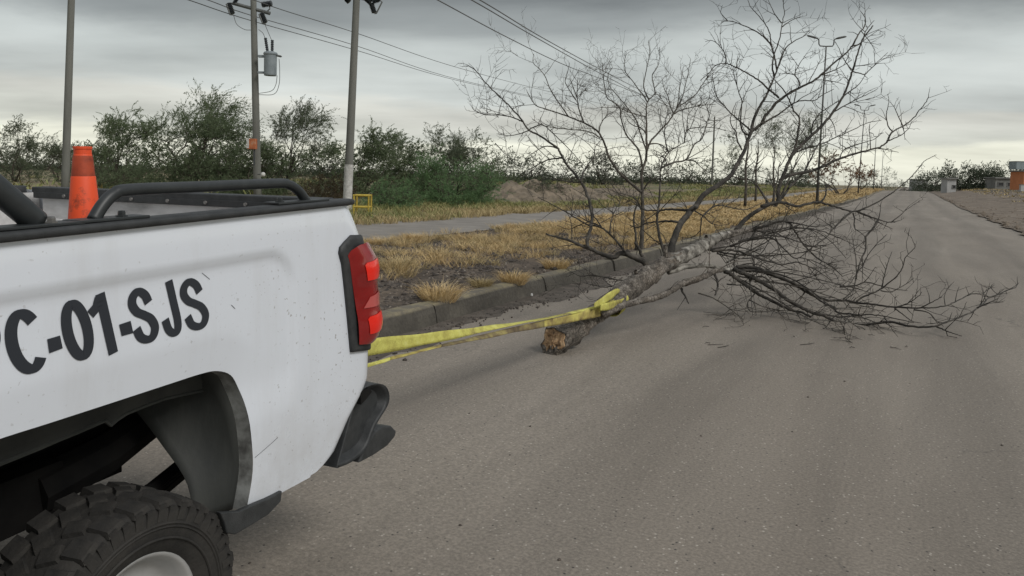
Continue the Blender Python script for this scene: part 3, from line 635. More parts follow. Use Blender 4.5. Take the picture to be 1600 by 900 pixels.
p = at(1596, 261, 119); zt_ = oh.location.z+h_+.22; tk = thing('water_tank', (p.x, 119.6, zt_), 'boxy grey water tank standing on the roof of the orange house', 'water tank')
mb = MB(); mb.box((0, 0, .72), (2.0, 1.8, 1.2)); mb.build('body', M_TANK, tk, bevel=.05)
mb = MB(); mb.box((0, 0, 1.36), (2.1, 1.9, .07)); mb.build('lid', M_GREYW, tk)
mb = MB()
for i in (-.8, .8):
    for j in (-.7, .7): mb.box((i, j, .06), (.15, .15, .12))
mb.build('feet', M_DARK, tk)
tk2 = thing('roof_shed', (p.x+1.75, 119.7, zt_), 'small blue grey box on the roof next to the larger tank', 'box')
mb = MB(); mb.box((0, 0, .42), (1.3, 1.2, .84)); mb.build('body', M_TANK, tk2); mb = MB(); mb.box((0, 0, .87), (1.4, 1.3, .06)); mb.build('lid', M_GREYW, tk2)
lh, w_, h_ = building('long_building', 'long low grey building between distant trees and the orange house', 1555, 1584, 279, 140, 3, M_GREYW); window(lh, -.7, h_*.55, 1.0, .7); window(lh, 1.0, h_*.55, 1.0, .7)
sh, w_, h_ = building('small_house', 'small pale house among the distant trees', 1480, 1494, 279.5, 138, 2.0, M_WHITEW); window(sh, .4, h_*.5, .6, .6)
fh, w_, h_ = building('far_building', 'faint pale building where the road meets the horizon', 1430, 1450, 281, 262, 4, M_WHITEW); window(fh, 0, h_*.6, 1.0, .7)
p = basis(1597, 106); o = thing('white_post', p, 'short white block in front of the orange house', 'block'); mb = MB(); mb.box((0, 0, .5), (.5, .4, 1.0)); mb.build('post', M_WHITEW, o); mb = MB(); mb.box((0, 0, 1.03), (.6, .5, .08)); mb.build('cap', M_GREYW, o)

# ---------------------------------------------------------------- poles, lamps and cables
def pole_from(pxb, pxt, Y, wb, wt, ext=1.25):
    """tapered pole through two picture points at depth Y; returns base, top, radius base, radius top, direction"""
    b = at(*pxb, Y); t = at(*pxt, Y); d = (t-b); zg = gz(b.x, b.y); k = (zg-.1-b.z)/d.z; base = b+d*k; top = b+d*ext
    return base, top, wb*Y/2400, wt*Y/2400
P1 = pole_from((102, 285), (111.5, 0), 30, 12, 9.5, 1.30); P2 = pole_from((402, 285), (396, 0), 33, 12.5, 8.5, 1.12); P3 = pole_from((543.5, 300), (557, 0), 31, 13.5, 10, 1.16)
def pole(P, lab, paint):
    base, top, rb, rt_ = P; o = thing('utility_pole', base, lab, 'utility pole', 'concrete utility poles'); d = top-base
    mb = MB(); mb.tube([d*(i/8) for i in range(9)], [rb+(rt_-rb)*i/8 for i in range(9)], 14); mb.build('shaft', M_CONC, o, smooth=True)
    if paint:
        mb = MB(); mb.tube([d*.0, d*(paint/d.length)], [rb+.006, rb+.005], 14, cap=False); mb.build('painted_base', M_POLEW, o, smooth=True)
    return o
pl1 = pole(P1, 'plain concrete utility pole at far left behind the orange cone', .55)
pl2 = pole(P2, 'concrete utility pole carrying the grey transformer', 0)
pl3 = pole(P3, 'concrete utility pole with white painted base by the yellow frame', 1.9)
def loc(o, px, py, Y): return at(px, py, Y) - o.location
def insul(mb, a, b, r):
    a, b = Vector(a), Vector(b); n = 7; pts = []; rad = []
    for i in range(n*2+1):
        pts.append(a+(b-a)*i/(n*2)); rad.append(r if i % 2 else r*.62)
    mb.tube(pts, rad, 8)
# pole 2 crossarm, cut-outs
mb = MB(); mb.tube([loc(pl2, 364, 5, 33), loc(pl2, 422, 21, 33)], .075, 8); mb.build('crossarm', M_STEEL, pl2)
for (a, b, c, d) in (((357, 5), (363, 22), (365, 5), (356, 9)), ((408, 21), (414, 36), (415, 20), (405, 22))):
    mb = MB(); insul(mb, loc(pl2, *a, 32.9), loc(pl2, *b, 32.9), .14); f = mb.build('fuse_cutout', M_PORC, pl2)
    mb = MB(); mb.tube([loc(pl2, a[0]-3, a[1]+1, 32.8), loc(pl2, b[0]-3.5, b[1]+1, 32.8), loc(pl2, b[0]+1, b[1]+1, 32.8)], .035, 6); mb.tube([loc(pl2, *a, 32.9), loc(pl2, *c, 33)], .03, 6); mb.build('bracket', M_STEEL, f)
mb = MB(); insul(mb, loc(pl2, 409, 7.5, 33), loc(pl2, 425, 5, 33), .14); mb.build('insulator', M_PORC, pl2)
mb = MB(); mb.tube([loc(pl2, 421, 6, 33), loc(pl2, 421.5, 14, 33), loc(pl2, 416, 19, 33)], .03, 6); mb.build('insulator_bracket', M_STEEL, pl2)
mb = MB(); insul(mb, loc(pl2, 366, 5, 33), loc(pl2, 371, -3, 33), .10); mb.build('insulator', M_PORC, pl2)
# transformer
tc_ = at(422.5, 101, 32.7); tr = thing('transformer', tc_, 'grey cylindrical transformer hung on the middle pole', 'transformer')
sc_ = 32.7/FPX
mb = MB(); mb.lathe([(0, -17.5*sc_), (9.2*sc_, -17*sc_), (9.6*sc_, -15*sc_), (9.6*sc_, 15*sc_), (9.3*sc_, 16*sc_)], 22); mb.build('tank', M_TRANSF, tr, smooth=False)
mb = MB(); mb.lathe([(10.6*sc_, 15.2*sc_), (10.8*sc_, 17*sc_), (9.6*sc_, 19*sc_), (5*sc_, 20.3*sc_), (0, 20.6*sc_)], 22); mb.lathe([(9.7*sc_, 15*sc_), (10.6*sc_, 15.2*sc_)], 22); mb.build('lid', M_TRANSF, tr)
for dx0, dx1, t_ in ((-4.5, -8, 41), (2.5, 2.8, 38)):
    mb = MB(); insul(mb, (dx0*sc_, 0, 19*sc_), (dx1*sc_, -.02, t_*sc_), .075); mb.build('bushing', M_PORC, tr)
mb = MB(); mb.box((-14*sc_, 0, 12.5*sc_), (9.5*sc_, .16, 3.5*sc_)); mb.box((-14*sc_, 0, -12.5*sc_), (9.5*sc_, .16, 3*sc_)); mb.build('mounting_bracket', M_TRANSF, tr)
mb = MB(); mb.tube([(9*sc_, 0, 14.5*sc_), (16*sc_, 0, 13*sc_)], .045, 8); mb.box((16*sc_, 0, 13*sc_), (2.6*sc_, .1, 1.6*sc_)); mb.build('terminal', M_STEEL, tr)
# drop leads of the transformer
def lead(pts, Y, lab, r=.013):
    v = [at(px, py, Y) for px, py in pts]; q, rr = crspline(v, [r]*len(v), 6); mb = MB(); mb.tube(q, rr, 5); tag(mb.build('service_cable', M_WIRE), lab, 'cable', 'thin leads round the transformer')
lead([(436, 92), (437, 110), (436, 132), (428, 147), (404, 148)], 32.4, 'outer thin lead drooping from the transformer back to its pole')
lead([(433, 118), (431, 132), (424, 142), (404, 146)], 32.5, 'inner thin lead drooping from the transformer bottom to its pole')
lead([(365, 24), (370, 38), (382, 46), (392, 47)], 33, 'thin lead hanging from the left fuse to the middle pole')
lead([(414, 38), (418, 48), (424, 62)], 32.8, 'thin lead from the right fuse down to a transformer bushing')
lead([(404, 46), (411, 52), (414, 60)], 32.8, 'short thin lead from the middle pole to the left bushing')
# box and globe
bx = at(394, 225, 32.3); o = thing('meter_box', bx, 'rusty orange box strapped to the middle pole', 'box'); mb = MB(); mb.box((0, 0, 0), (.36, .25, .44)); mb.build('case', M_ORBOX, o, bevel=.02); mb = MB(); mb.box((-.14, -.13, .02), (.10, .02, .40)); mb.build('pale_edge', M_POLEW, o); mb = MB(); mb.tube([(.1, 0, -.2), (.1, 0, -.9)], .03, 6); mb.build('conduit', M_PORC, o)
gl = at(411, 272.5, 32.6); o = thing('meter', gl, 'small round white meter on the right of the middle pole', 'meter'); mb = MB(); mb.lathe([(0, -.1), (.07, -.09), (.1, -.03), (.09, .05), (.05, .09), (0, .1)], 14); mb.build('globe', M_POLEW, o, smooth=True); mb = MB(); mb.tube([(0, 0, 0), (-.25, .08, 0)], .03, 6); mb.build('arm', M_STEEL, o)
# pole 3 hardware
mb = MB(); mb.tube([loc(pl3, 546, -6, 31), loc(pl3, 592, 1, 31)], .08, 8); mb.build('crossarm', M_STEEL, pl3)
for a, b in (((571, -3), (579, 4)), ((580, 5), (585, 20)), ((582, 3), (594, -2)), ((541, -2), (546, 3))):
    mb = MB(); insul(mb, loc(pl3, *a, 30.9), loc(pl3, *b, 30.9), .12); mb.build('insulator', M_PORC, pl3)
mb = MB(); mb.tube([loc(pl3, 585, 21, 30.8), loc(pl3, 588, 21, 30.8), loc(pl3, 597, 3, 30.8), loc(pl3, 592, -1, 30.9)], .03, 6); mb.build('fuse_tube', M_STEEL, pl3)
# power cables
def cable(pts, lab, r=.02):
    v = [at(*p) for p in pts]; q, rr = crspline(v, [r]*len(v), 8); mb = MB(); mb.tube(q, rr, 5); tag(mb.build('power_cable', M_WIRE), lab, 'cable', 'overhead power cables')
cable([(250, -58, 26), (422, 9, 33), (555, 51, 43), (720, 107, 62), (896, 152, 90), (1110, 200, 140)], 'upper power cable leaving the transformer pole crossarm', .019)
cable([(150, -48, 25), (295, 0, 30), (392, 32, 35), (555, 78, 47), (720, 127, 66), (916, 169, 96), (1110, 206, 140)], 'lowest power cable passing behind both poles', .019)
cable([(200, -44, 26), (325, 0, 31), (396, 25, 35), (555, 71, 47), (720, 125, 66), (916, 167, 96), (1110, 203, 140)], 'power cable running close above the lowest one', .019)
cable([(480, -110, 14), (684, 0, 20), (796, 60, 27), (886, 103, 36), (976, 138, 52), (1120, 196, 140)], 'single power cable slanting above the fallen tree', .016)
cable([(500, -130, 13), (737, 0, 20), (840, 60, 27), (950, 121, 40), (1030, 160, 60), (1120, 198, 140)], 'left of two close power cables slanting down to the bare twigs', .016)
cable([(510, -135, 13), (750, 0, 20), (853, 62, 27), (960, 120, 40), (1040, 160, 62), (1120, 199, 140)], 'right of two close power cables slanting down to the bare twigs', .016)
pf = at(1112, 290, 140); fp = thing('utility_pole', (pf.x, pf.y, gz(pf.x, pf.y)), 'faint far utility pole behind the bare branches', 'utility pole', 'concrete utility poles')
mb = MB(); mb.tube([(0, 0, 0), (.1, 0, 12.6)], [.2, .13], 8); mb.build('shaft', M_CONC, fp); mb = MB(); mb.box((.1, 0, 11.9), (2.2, .12, .12)); mb.build('crossarm', M_STEEL, fp)
# street lamps on the median
def lamp(px, l, ytop, lab, lean=0):
    b, Y = on_median(px, l); b = Vector(b); t = at(px+lean, ytop, Y); h_ = t.z-b.z; o = thing('street_lamp', b, lab, 'street lamp', 'double arm street lamps along the median'); dx = t.x-b.x
    mb = MB(); mb.tube([(0, 0, 0), (dx*.5, 0, h_*.5), (dx, 0, h_)], [.09, .065, .045], 8); mb.build('post', M_LAMP, o, smooth=True)
    for sgn in (-1, 1):
        a = 58/1200*10 ; e = [(dx, 0, h_-.02), (dx+sgn*.42, 0, h_), (dx+sgn*.50, 0, h_+.12), (dx+sgn*.52, 0, h_+.42), (dx+sgn*.62, 0, h_+.5)]
        mb = MB(); mb.tube(e, .042, 7); am = mb.build('arm', M_LAMP, o, smooth=True)
        mb = MB(); k_ = Vector((dx+sgn*.62, 0, h_+.5)); mb.tube([k_, k_+Vector((sgn*.2, 0, .06)), k_+Vector((sgn*.62, 0, .16)), k_+Vector((sgn*.72, 0, .17))], [.045, .075, .065, .03], 8); mb.build('lamp_head', M_LAMP, am, smooth=True)
    return o
lamp(1277, -5.5, 72, 'nearest tall double arm street lamp seen through the fallen branches', 14)
lamp(1341, -5.5, 172, 'second double arm street lamp along the median', 10)
lamp(1365, -5.6, 213, 'third double arm street lamp, partly behind a branch tip', 4)
lamp(1377, -5.6, 236, 'farthest faint double arm street lamp', 3)
# yellow frame
g0 = at(564, 338, 26.5); yf = thing('guard_frame', (g0.x, g0.y, gz(g0.x, g0.y)), 'low yellow tubular guard frame at the foot of the white based pole', 'guard frame')
hw = 11.5*26.5/FPX; hh = 33*26.5/FPX
for dx in (-1, 1):
    for dy in (0, .5): mb = MB(); mb.tube([(dx*hw, dy, 0), (dx*hw, dy, hh)], .032, 8); mb.build('post', M_YELLOW, yf)
for z in (hh, hh*.45):
    for dy in (0, .5): mb = MB(); mb.tube([(-hw-.03, dy, z), (hw+.03, dy, z)], .034, 8); mb.build('rail', M_YELLOW, yf)
    for dx in (-1, 1): mb = MB(); mb.tube([(dx*hw, 0, z+.002), (dx*hw, .5, z+.002)], .03, 8); mb.build('rail', M_YELLOW, yf)

# ================================================================ PICKUP TRUCK
KS = .926; TD = 1.76
TU = ray(1300, 250).normalized(); _n = Vector((TU.y, -TU.x, 0)).normalized(); TY = -_n; TZ = TU.cross(TY)
TO = CAM - TD*_n; TO.z = .154
AX, AZ = 1.615, .158; TYR = .376                       # rear axle in plane coordinates (metres)
BASE = Vector((AX, .95, AZ-TYR))
def TW(X, Y, Z): return TO + TU*X + TY*Y + TZ*Z
TM = Matrix(((TU.x, TY.x, TZ.x, 0), (TU.y, TY.y, TZ.y, 0), (TU.z, TY.z, TZ.z, 0), (0, 0, 0, 1)))
TM.translation = TW(*BASE)
truck = thing('pickup_truck', None, 'white pickup truck lettered PC-01-SJS with black bed rails', 'truck', M=TM)
def tl(X, Y, Z): return Vector((X, Y, Z)) - BASE         # plane coordinates -> truck local
def plane(px, py, off=0):
    """picture point -> (X, Z) on the truck's left side plane pushed in by off"""
    d = ray(px, py); t = -(TD+off)/(d @ _n); q = CAM+d*t-TO; return q.dot(TU), q.dot(TZ)
SCX = 3.04*KS; CR = .13                                                  # radius of the rear corner
_sil = [(.33, 2.60), (.36, 2.66), (.40, 2.735), (.52, 2.83), (.61, 2.93), (.66, 2.965), (.80, 2.97), (1.217, 2.945), (1.314, 2.905), (1.373, 2.872), (1.42, 2.845), (1.463, 2.815), (1.5, 2.79)]
_sil = [(z*KS, (x*1.024+.016)*KS) for z, x in _sil]
def interp(tab, z):
    if z <= tab[0][0]: return tab[0][1]
    for (a, b), (c, d) in zip(tab, tab[1:]):
        if z <= c: return b+(d-b)*(z-a)/(c-a)
    return tab[-1][1]
def Xe(Z): return interp(_sil, Z)
ARCH = [(2.225, .36), (2.240, .50), (2.228, .619), (2.203, .751), (2.171, .835), (2.134, .892), (2.072, .923), (2.001, .933), (1.87, .935), (1.632, .937), (1.45, .939), (1.30, .941), (1.21, .93), (1.15, .88), (1.11, .78), (1.095, .62), (1.09, .36)]
ARCH = [(v.x*KS, v.y*KS) for v in crspline([Vector((x, z, 0)) for x, z in ARCH], [0]*len(ARCH), 4)[0]]
def adist(X, Z):
    b = 9
    for (x0, z0), (x1, z1) in zip(ARCH, ARCH[1:]):
        dx, dz = x1-x0, z1-z0; t = max(0, min(1, ((X-x0)*dx+(Z-z0)*dz)/(dx*dx+dz*dz))); b = min(b, sqrt((X-x0-t*dx)**2+(Z-z0-t*dz)**2))
    return b
def crease_d(X, Z):
    """signed distance above (+) / below (-) the stamped shoulder line, which turns down near the tail light"""
    x0, z0, r = 2.40*KS, 1.300*KS, .13*KS
    if X < x0-r: return Z-z0
    cx, cz = x0-r+.04, z0-r-.0
    if Z > cz: return sqrt(max(0, X-cx)**2+(Z-cz)**2)-r
    return (X-cx)-r
def side(Sx, Z, off=0):
    """skin of the bed side: Sx runs along the side and then round the rear corner. Returns local point"""
    xe = Xe(Z); x0 = xe-CR; Sc = SCX-CR          # Sx where the corner starts
    sh = (x0-Sc)*sst(Sc-.35, Sc, Sx)
    if Sx <= Sc: X = Sx+sh; Y = 0; nx, ny = 0, -1
    else:
        a = (Sx-Sc)/CR
        if a <= pi/2: X = x0+CR*sin(a); Y = CR*(1-cos(a)); nx, ny = sin(a), -cos(a)
        else: X = xe; Y = CR+(a-pi/2)*CR; nx, ny = 1, 0
    fade = 1-sst(Sc-.05, Sc+.08, Sx)
    cd_ = crease_d(X, Z); y = .015*(1-sst(-.015, .015, cd_))*fade*sst(.62, .8, Z)      # lower panel stands 10 mm further in
    ad = adist(X, Z); y += .013*max(0, 1-ad/.115)*fade*(1-.5*sst(2.0, 2.2, X))
    y += .15*max(0, .62*KS-Z)**2 + .10*max(0, Z-1.36*KS)**2*6
    y += .03*(Z-.9)**2 + .03*max(0, 1.0-Z)**1.5*fade*(1-sst(2.05, 2.5, X))
    return tl(X+nx*off, Y+y+ny*off, Z)
def cdt_panel(outline, step, fn, off=0):
    """triangulate a 2D outline with interior points and map it through fn"""
    xs = [p[0] for p in outline]; ys = [p[1] for p in outline]; pts = [Vector(p) for p in outline]; n = len(pts)
    def inside(x, y):
        c = False
        for i in range(n):
            a, b = outline[i], outline[(i+1) % n]
            if (a[1] > y) != (b[1] > y) and x < (b[0]-a[0])*(y-a[1])/(b[1]-a[1])+a[0]: c = not c
        return c
    def near(x, y): return min(((x-a)**2+(y-b)**2) for a, b in outline) < (step*.55)**2
    y = min(ys)+step*.6; r_ = 0
    while y < max(ys):
        x = min(xs)+step*(.3+.5*(r_ % 2))
        while x < max(xs):
            if inside(x, y) and not near(x, y): pts.append(Vector((x, y)))
            x += step
        y += step*.87; r_ += 1
    v, e, f, *_ = geometry.delaunay_2d_cdt(pts, [(i, (i+1) % n) for i in range(n)], [list(range(n))], 1, 1e-6)
    mb = MB(); mb.v = [tuple(fn(p[0], p[1], off)) for p in v]; mb.f = [tuple(q) for q in f]; return mb
def dens(pts, step, closed=True):
    out = []; n = len(pts)
    for i in range(n if closed else n-1):
        a, b = Vector(pts[i]), Vector(pts[(i+1) % n]); k = max(1, int((b-a).length/step))
        for j in range(k): q = a+(b-a)*j/k; out.append((q.x, q.y))
    if not closed: out.append(tuple(pts[-1]))
    return out
BF = .90                                                  # front of the bed
SE = SCX-CR+CR*(pi/2)+.16                             # end of the skin on the rear face
zt0, zt1 = 1.447*KS, 1.463*KS
outl = dens([(BF, zt0), (SCX-CR, zt1), (SE, zt1), (SE, .62*KS), (SCX-CR+.12, .60*KS), (SCX-CR+.06, .40*KS), (SCX-CR, .362*KS), (2.62*KS, .353*KS), (2.39*KS, .355*KS)] + ARCH + [(BF, .36*KS)], .02)
mb = cdt_panel(outl, .021, side); bside = mb.build('bed_side', M_PAINT, truck, smooth=True, recalc=True)
WT = 2.00                                                 # width of the truck body
mb2 = MB(); mb2.v = [(p[0], (WT-(p[1]+BASE.y))-BASE.y, p[2]) for p in mb.v]; mb2.f = [tuple(reversed(f)) for f in mb.f]; o_ = mb2.build('bed_side', M_PAINT, truck, smooth=True, recalc=True)
# lettering: vinyl on the skin
def quad_letter(xm0, xm1):
    xm = (xm0+xm1)/2; yb = lambda x: 588-.262*(x-50); yt = lambda x: 483-.186*(x-35); h = yb(xm)-yt(xm); k = .205
    bl = (xm0+k*h/2, yb(xm0+k*h/2)); br = (xm1+k*h/2, yb(xm1+k*h/2)); tl_ = (xm0-k*h/2, yt(xm0-k*h/2)); tr_ = (xm1-k*h/2, yt(xm1-k*h/2))
    return [Vector(plane(*p)) for p in (bl, br, tr_, tl_)]
def arc(cx, cy, rx, ry, a0, a1, n=20): return [(cx+rx*cos(radians(a0+(a1-a0)*i/n)), cy+ry*sin(radians(a0+(a1-a0)*i/n))) for i in range(n+1)]
def smooth2(p, n=6):
    q, _ = crspline([Vector((a, b, 0)) for a, b in p], [0]*len(p), n); return [(v.x, v.y) for v in q]
SHAPE = smooth2([(.80, .70), (.72, .84), (.50, .915), (.27, .84), (.19, .71), (.30, .585), (.52, .51), (.74, .42), (.83, .27), (.70, .13), (.48, .085), (.24, .15), (.15, .31)])
GL = {'C': [arc(.54, .5, .37, .415, 42, 318, 36)], '0': [arc(.5, .5, .345, .415, 0, 360, 40)], '1': [[(.72, 0), (.72, 1)], [(.66, .93), (.50, .80), (.20, .70)]], 'S': [SHAPE],
      'J': [smooth2([(.80, 1), (.80, .6), (.80, .30), (.70, .13), (.48, .08), (.26, .16), (.19, .35)])], 'P': [[(.16, 0), (.16, 1)], smooth2([(.16, .915), (.55, .915), (.80, .83), (.86, .70), (.78, .56), (.55, .49), (.16, .49)])], '-': [[(0, .5), (1, .5)]]}
def glyph(ch, q, th_):
    bl, br, tr_, tl_ = q; mb = MB()
    def m(u, v): return (bl*(1-u)+br*u)*(1-v)+(tl_*(1-u)+tr_*u)*v
    for st in GL[ch]:
        P_ = [m(*p) for p in (dens(st, .06, False) if len(st) < 4 else st)]; closed = ch == '0'; L_, R_ = [], []
        for i, p in enumerate(P_):
            if closed and i in (0, len(P_)-1): t = P_[1]-P_[-2]
            else: t = P_[min(i+1, len(P_)-1)]-P_[max(0, i-1)]
            t.normalize(); nn = Vector((-t.y, t.x))*th_*.94/2; 
            # strokes of condensed bold lettering are heavier where they run upright
            nn = nn*(.80+.28*abs(t.y)); L_.append(p+nn); R_.append(p-nn)
        rows = [[side(a.x+(b.x-a.x)*j/2, a.y+(b.y-a.y)*j/2, .0022) for j in range(3)] for a, b in zip(L_, R_)]; mb.grid(rows)
    return mb
for ch, a, b, th_ in (('P', -48, 9, .030), ('C', 15, 74, .030), ('0', 105, 149, .029), ('1', 143, 184, .029), ('S', 209, 250, .028), ('J', 255, 285, .027), ('S', 289, 329, .028)):
    glyph(ch, quad_letter(a, b), th_).build('letter', M_LETTER, bside, smooth=True)
for q in (((80, 531), (100, 525), (104, 545), (83, 553)), ((192, 508), (210, 502), (214, 521), (196, 526))):
    P_ = [Vector(plane(*p)) for p in q]; mb = MB(); mb.grid([[side(*((P_[0]*(1-u)+P_[1]*u)*(1-v)+(P_[3]*(1-u)+P_[2]*u)*v), .0022) for u in (0, .5, 1)] for v in (0, .5, 1)]); mb.build('hyphen', M_LETTER, bside)
# scratches in the paint
for (a, b) in (((322, 427), (334, 437)), ((367, 477), (373, 483)), ((407, 717), (438, 684))):
    p, q = Vector(plane(*a)), Vector(plane(*b)); t = (q-p).normalized(); nn = Vector((-t.y, t.x))*.0008; mb = MB(); mb.grid([[side(*(p+(q-p)*i/4+nn), .0012), side(*(p+(q-p)*i/4-nn), .0012)] for i in range(5)]); mb.build('scratch', M_BLACK, bside)
# tail light
def scale_out(pts, k): return [(x*KS, z*KS) for x, z in pts]
bez = scale_out([(2.80, .82), (2.785, .97), (2.765, 1.15), (2.75, 1.262), (2.765, 1.285), (2.81, 1.305), (2.88, 1.33), (2.95, 1.325), (3.05, 1.29), (3.17, 1.25), (3.17, .80), (2.95, .795)], KS)
def lens_bulge(Z):
    z = Z/KS
    return .008+.034*exp(-((z-1.17)/.10)**2)+.040*exp(-((z-.93)/.10)**2)+.012*exp(-((z-1.05)/.05)**2)
def edge_fade(Sx, Z):
    z = Z/KS; return min(1, max(0, min(Sx/KS-2.80, 1.32-z, z-.81)/.035))
mb = cdt_panel(dens(bez, .02), .022, side, .012); tail = mb.build('tail_light', M_PLAST, truck, smooth=True, recalc=True); m_ = tail.modifiers.new('s', 'SOLIDIFY'); m_.thickness = .012; m_.offset = -1
lens = scale_out([(2.842, .845), (2.835, .97), (2.815, 1.13), (2.80, 1.245), (2.83, 1.265), (2.89, 1.285), (2.95, 1.29), (3.05, 1.265), (3.155, 1.23), (3.155, .83), (2.93, .83)], KS)
def lsurf(Sx, Z, off): return side(Sx, Z, .013+off+lens_bulge(Z)*edge_fade(Sx, Z)*sst(2.80*KS, 2.93*KS, Sx))
cdt_panel(dens(lens, .014), .016, lsurf).build('lens', M_LENS, tail, smooth=True, recalc=True)
for z0_, z1_ in ((1.125, 1.205), (.885, .965)):
    cdt_panel(dens(scale_out([(2.885, z0_), (2.875, z1_-.01), (2.885, z1_), (2.965, z1_+.012), (2.97, z0_+.002)], KS), .012), .014, lsurf, .004).build('lamp_lens', M_LENSB, tail, smooth=True, recalc=True)
cdt_panel(dens(scale_out([(2.862, 1.005), (2.895, 1.052), (3.0, 1.075), (3.0, 1.005)], KS), .012), .014, lsurf, .0035).build('reversing_lens', M_LENSP, tail, smooth=True, recalc=True)
mb = MB(); mb.v = [(p[0], (WT-(p[1]+BASE.y))-BASE.y, p[2]) for p in cdt_panel(dens(bez, .02), .022, side, .012).v]; mb.f = cdt_panel(dens(bez, .02), .022, side, .012).f; mb.build('tail_light', M_LENS, truck, smooth=True, recalc=True)
# rail caps
def railcap(sgn):
    def P(X, Y, Z): return tl(X, Y if sgn > 0 else WT-Y, Z)
    prof = [(.014, -.004), (-.008, -.003), (-.010, .012), (-.006, .0175), (.004, .0205), (.03, .0215), (.062, .0205), (.070, .014), (.071, -.035), (.062, -.035)]
    rows = []
    for i in range(25):
        t = i/24; X = BF+(2.86*KS-.045-BF)*t; Z = zt0+(zt1-zt0)*t; rows.append([P(X, y*(1 if i < 24 else .98)+.004*sst(2.5, 2.62, X), Z+z) for y, z in prof])
    X0 = 2.86*KS-.045
    for a in (20, 45, 70, 90):
        ca, sa = cos(radians(a)), sin(radians(a)); rows.append([P(X0+.065*sa*(1 if y < .06 else .6), .04+(y-.04)*(.45+.55*ca)+.01*sa, zt1+z*(.72+.28*ca)) for y, z in prof])
    mb = MB(); mb.grid(rows); mb.poly(rows[0]); mb.poly(rows[-1][::-1]); return mb.build('rail_cap', M_PLAST, truck, smooth=True, recalc=True)
rc = railcap(1); rc2 = railcap(-1)
# bed: floor, inner walls, front wall, tailgate
ZF = .905
mb = MB(); mb.grid([[tl(BF, .1+1.7*j/8, ZF) for j in range(9)], [tl(2.66, .1+1.7*j/8, ZF) for j in range(9)]])
for j in range(14): mb.box(tl(1.82, .2+j*.115, ZF+.006), (1.66, .05, .012))
mb.build('bed_floor', M_BED, truck)
for y in (.075, WT-.075): mb = MB(); mb.box(tl((BF+2.70)/2, y, (ZF+zt0)/2), (2.70-BF, .012, zt0-ZF)); mb.build('inner_wall', M_BED, truck)
mb = MB(); mb.box(tl(BF-.02, WT/2, (.62+zt0)/2), (.04, WT-.06, zt0-.62)); mb.build('bed_front', M_PAINT, truck)
for y in (.33, WT-.33): mb = MB(); mb.box(tl(AX, y, ZF+.1), (.98, .34, .2)); mb.build('wheel_house', M_BED, truck, bevel=.05)
TG0, TG1 = .19, WT-.19; xg = 2.66
tg = MB(); tg.box(tl(xg, WT/2, (.62+1.345)/2), (.055, TG1-TG0, 1.345-.62)); tg = tg.build('tailgate', M_BED, truck, bevel=.008)
mb = MB(); mb.box(tl(xg+.031, WT/2, .98), (.008, TG1-TG0-.1, .62)); mb.build('outer_panel', M_PAINT, tg, bevel=.003)
mb = MB(); mb.box(tl(xg-.002, WT/2, 1.358), (.085, TG1-TG0+.10, .028)); mb.box(tl(xg-.036, WT/2, 1.334), (.018, TG1-TG0+.08, .034)); mb.build('tailgate_cap', M_PLAST, tg, bevel=.006)
for j in range(7): mb = MB(); mb.lathe([(0, -.006), (.008, -.005), (.009, 0), (.009, .004)], 8, axis='Y', c=(0, 0, 0)); o = mb.build('bolt', M_CHROME, tg); o.rotation_euler = (0, 0, -pi/2); o.location = tl(xg-.046, TG0+.12+j*.22, 1.334)
for z in (1.21, 1.06): mb = MB(); mb.box(tl(xg-.033, WT/2, z), (.02, TG1-TG0-.1, .022)); mb.build('pressed_rib', M_BED, tg, bevel=.006)
mb = MB(); mb.box(tl(xg+.04, WT/2, 1.2), (.02, .26, .09)); mb.build('handle', M_PLAST, tg, bevel=.008)
# tubes
def P_on(px, py, off): x, z = plane(px, py, off); return tl(x, off, z)
yt = .045
pts = [P_on(*p, yt) for p in ((146, 344), (160, 321), (178, 303.5), (205, 296.5), (320, 291.5), (432, 286.5), (452, 289), (466, 298), (477, 312), (483, 320))]
q, rr = crspline(pts, [.0175]*len(pts), 7)
mb = MB(); mb.tube(q, rr, 16); tube_ = mb.build('bed_rail_tube', M_TUBE, truck, smooth=True)
mb = MB(); mb.v = []; mb.tube([Vector((p.x, WT-(p.y+BASE.y)-BASE.y, p.z)) for p in q], rr, 12); mb.build('bed_rail_tube', M_TUBE, truck, smooth=True)
def plate(x0, x1, parent, bolts):
    zc = zt0+(zt1-zt0)*((x0+x1)/2-BF)/(2.65-BF)+.0258
    mb = MB(); mb.box(tl((x0+x1)/2, .040, zc), (x1-x0, .068, .008)); pl_ = mb.build('base_plate', M_TUBE, parent, bevel=.002)
    for bx_ in bolts:
        mb = MB(); mb.lathe([(0, .017), (.009, .016), (.0105, .011), (.0105, .004), (.016, .0035), (.016, 0)], 6); o = mb.build('bolt', M_CHROME if bx_ < 1.5 else M_TUBE, parent); o.location = tl(bx_, .030, zc+.004)
x_a, _ = plane(107, 345, .05); x_b, _ = plane(217, 340, .05); plate(x_a, x_b, tube_, [plane(190, 338, .03)[0]])
x_a, _ = plane(420, 320, .05); x_b, _ = plane(500, 315, .05); plate(x_a, x_b, tube_, [plane(437, 313, .03)[0]])
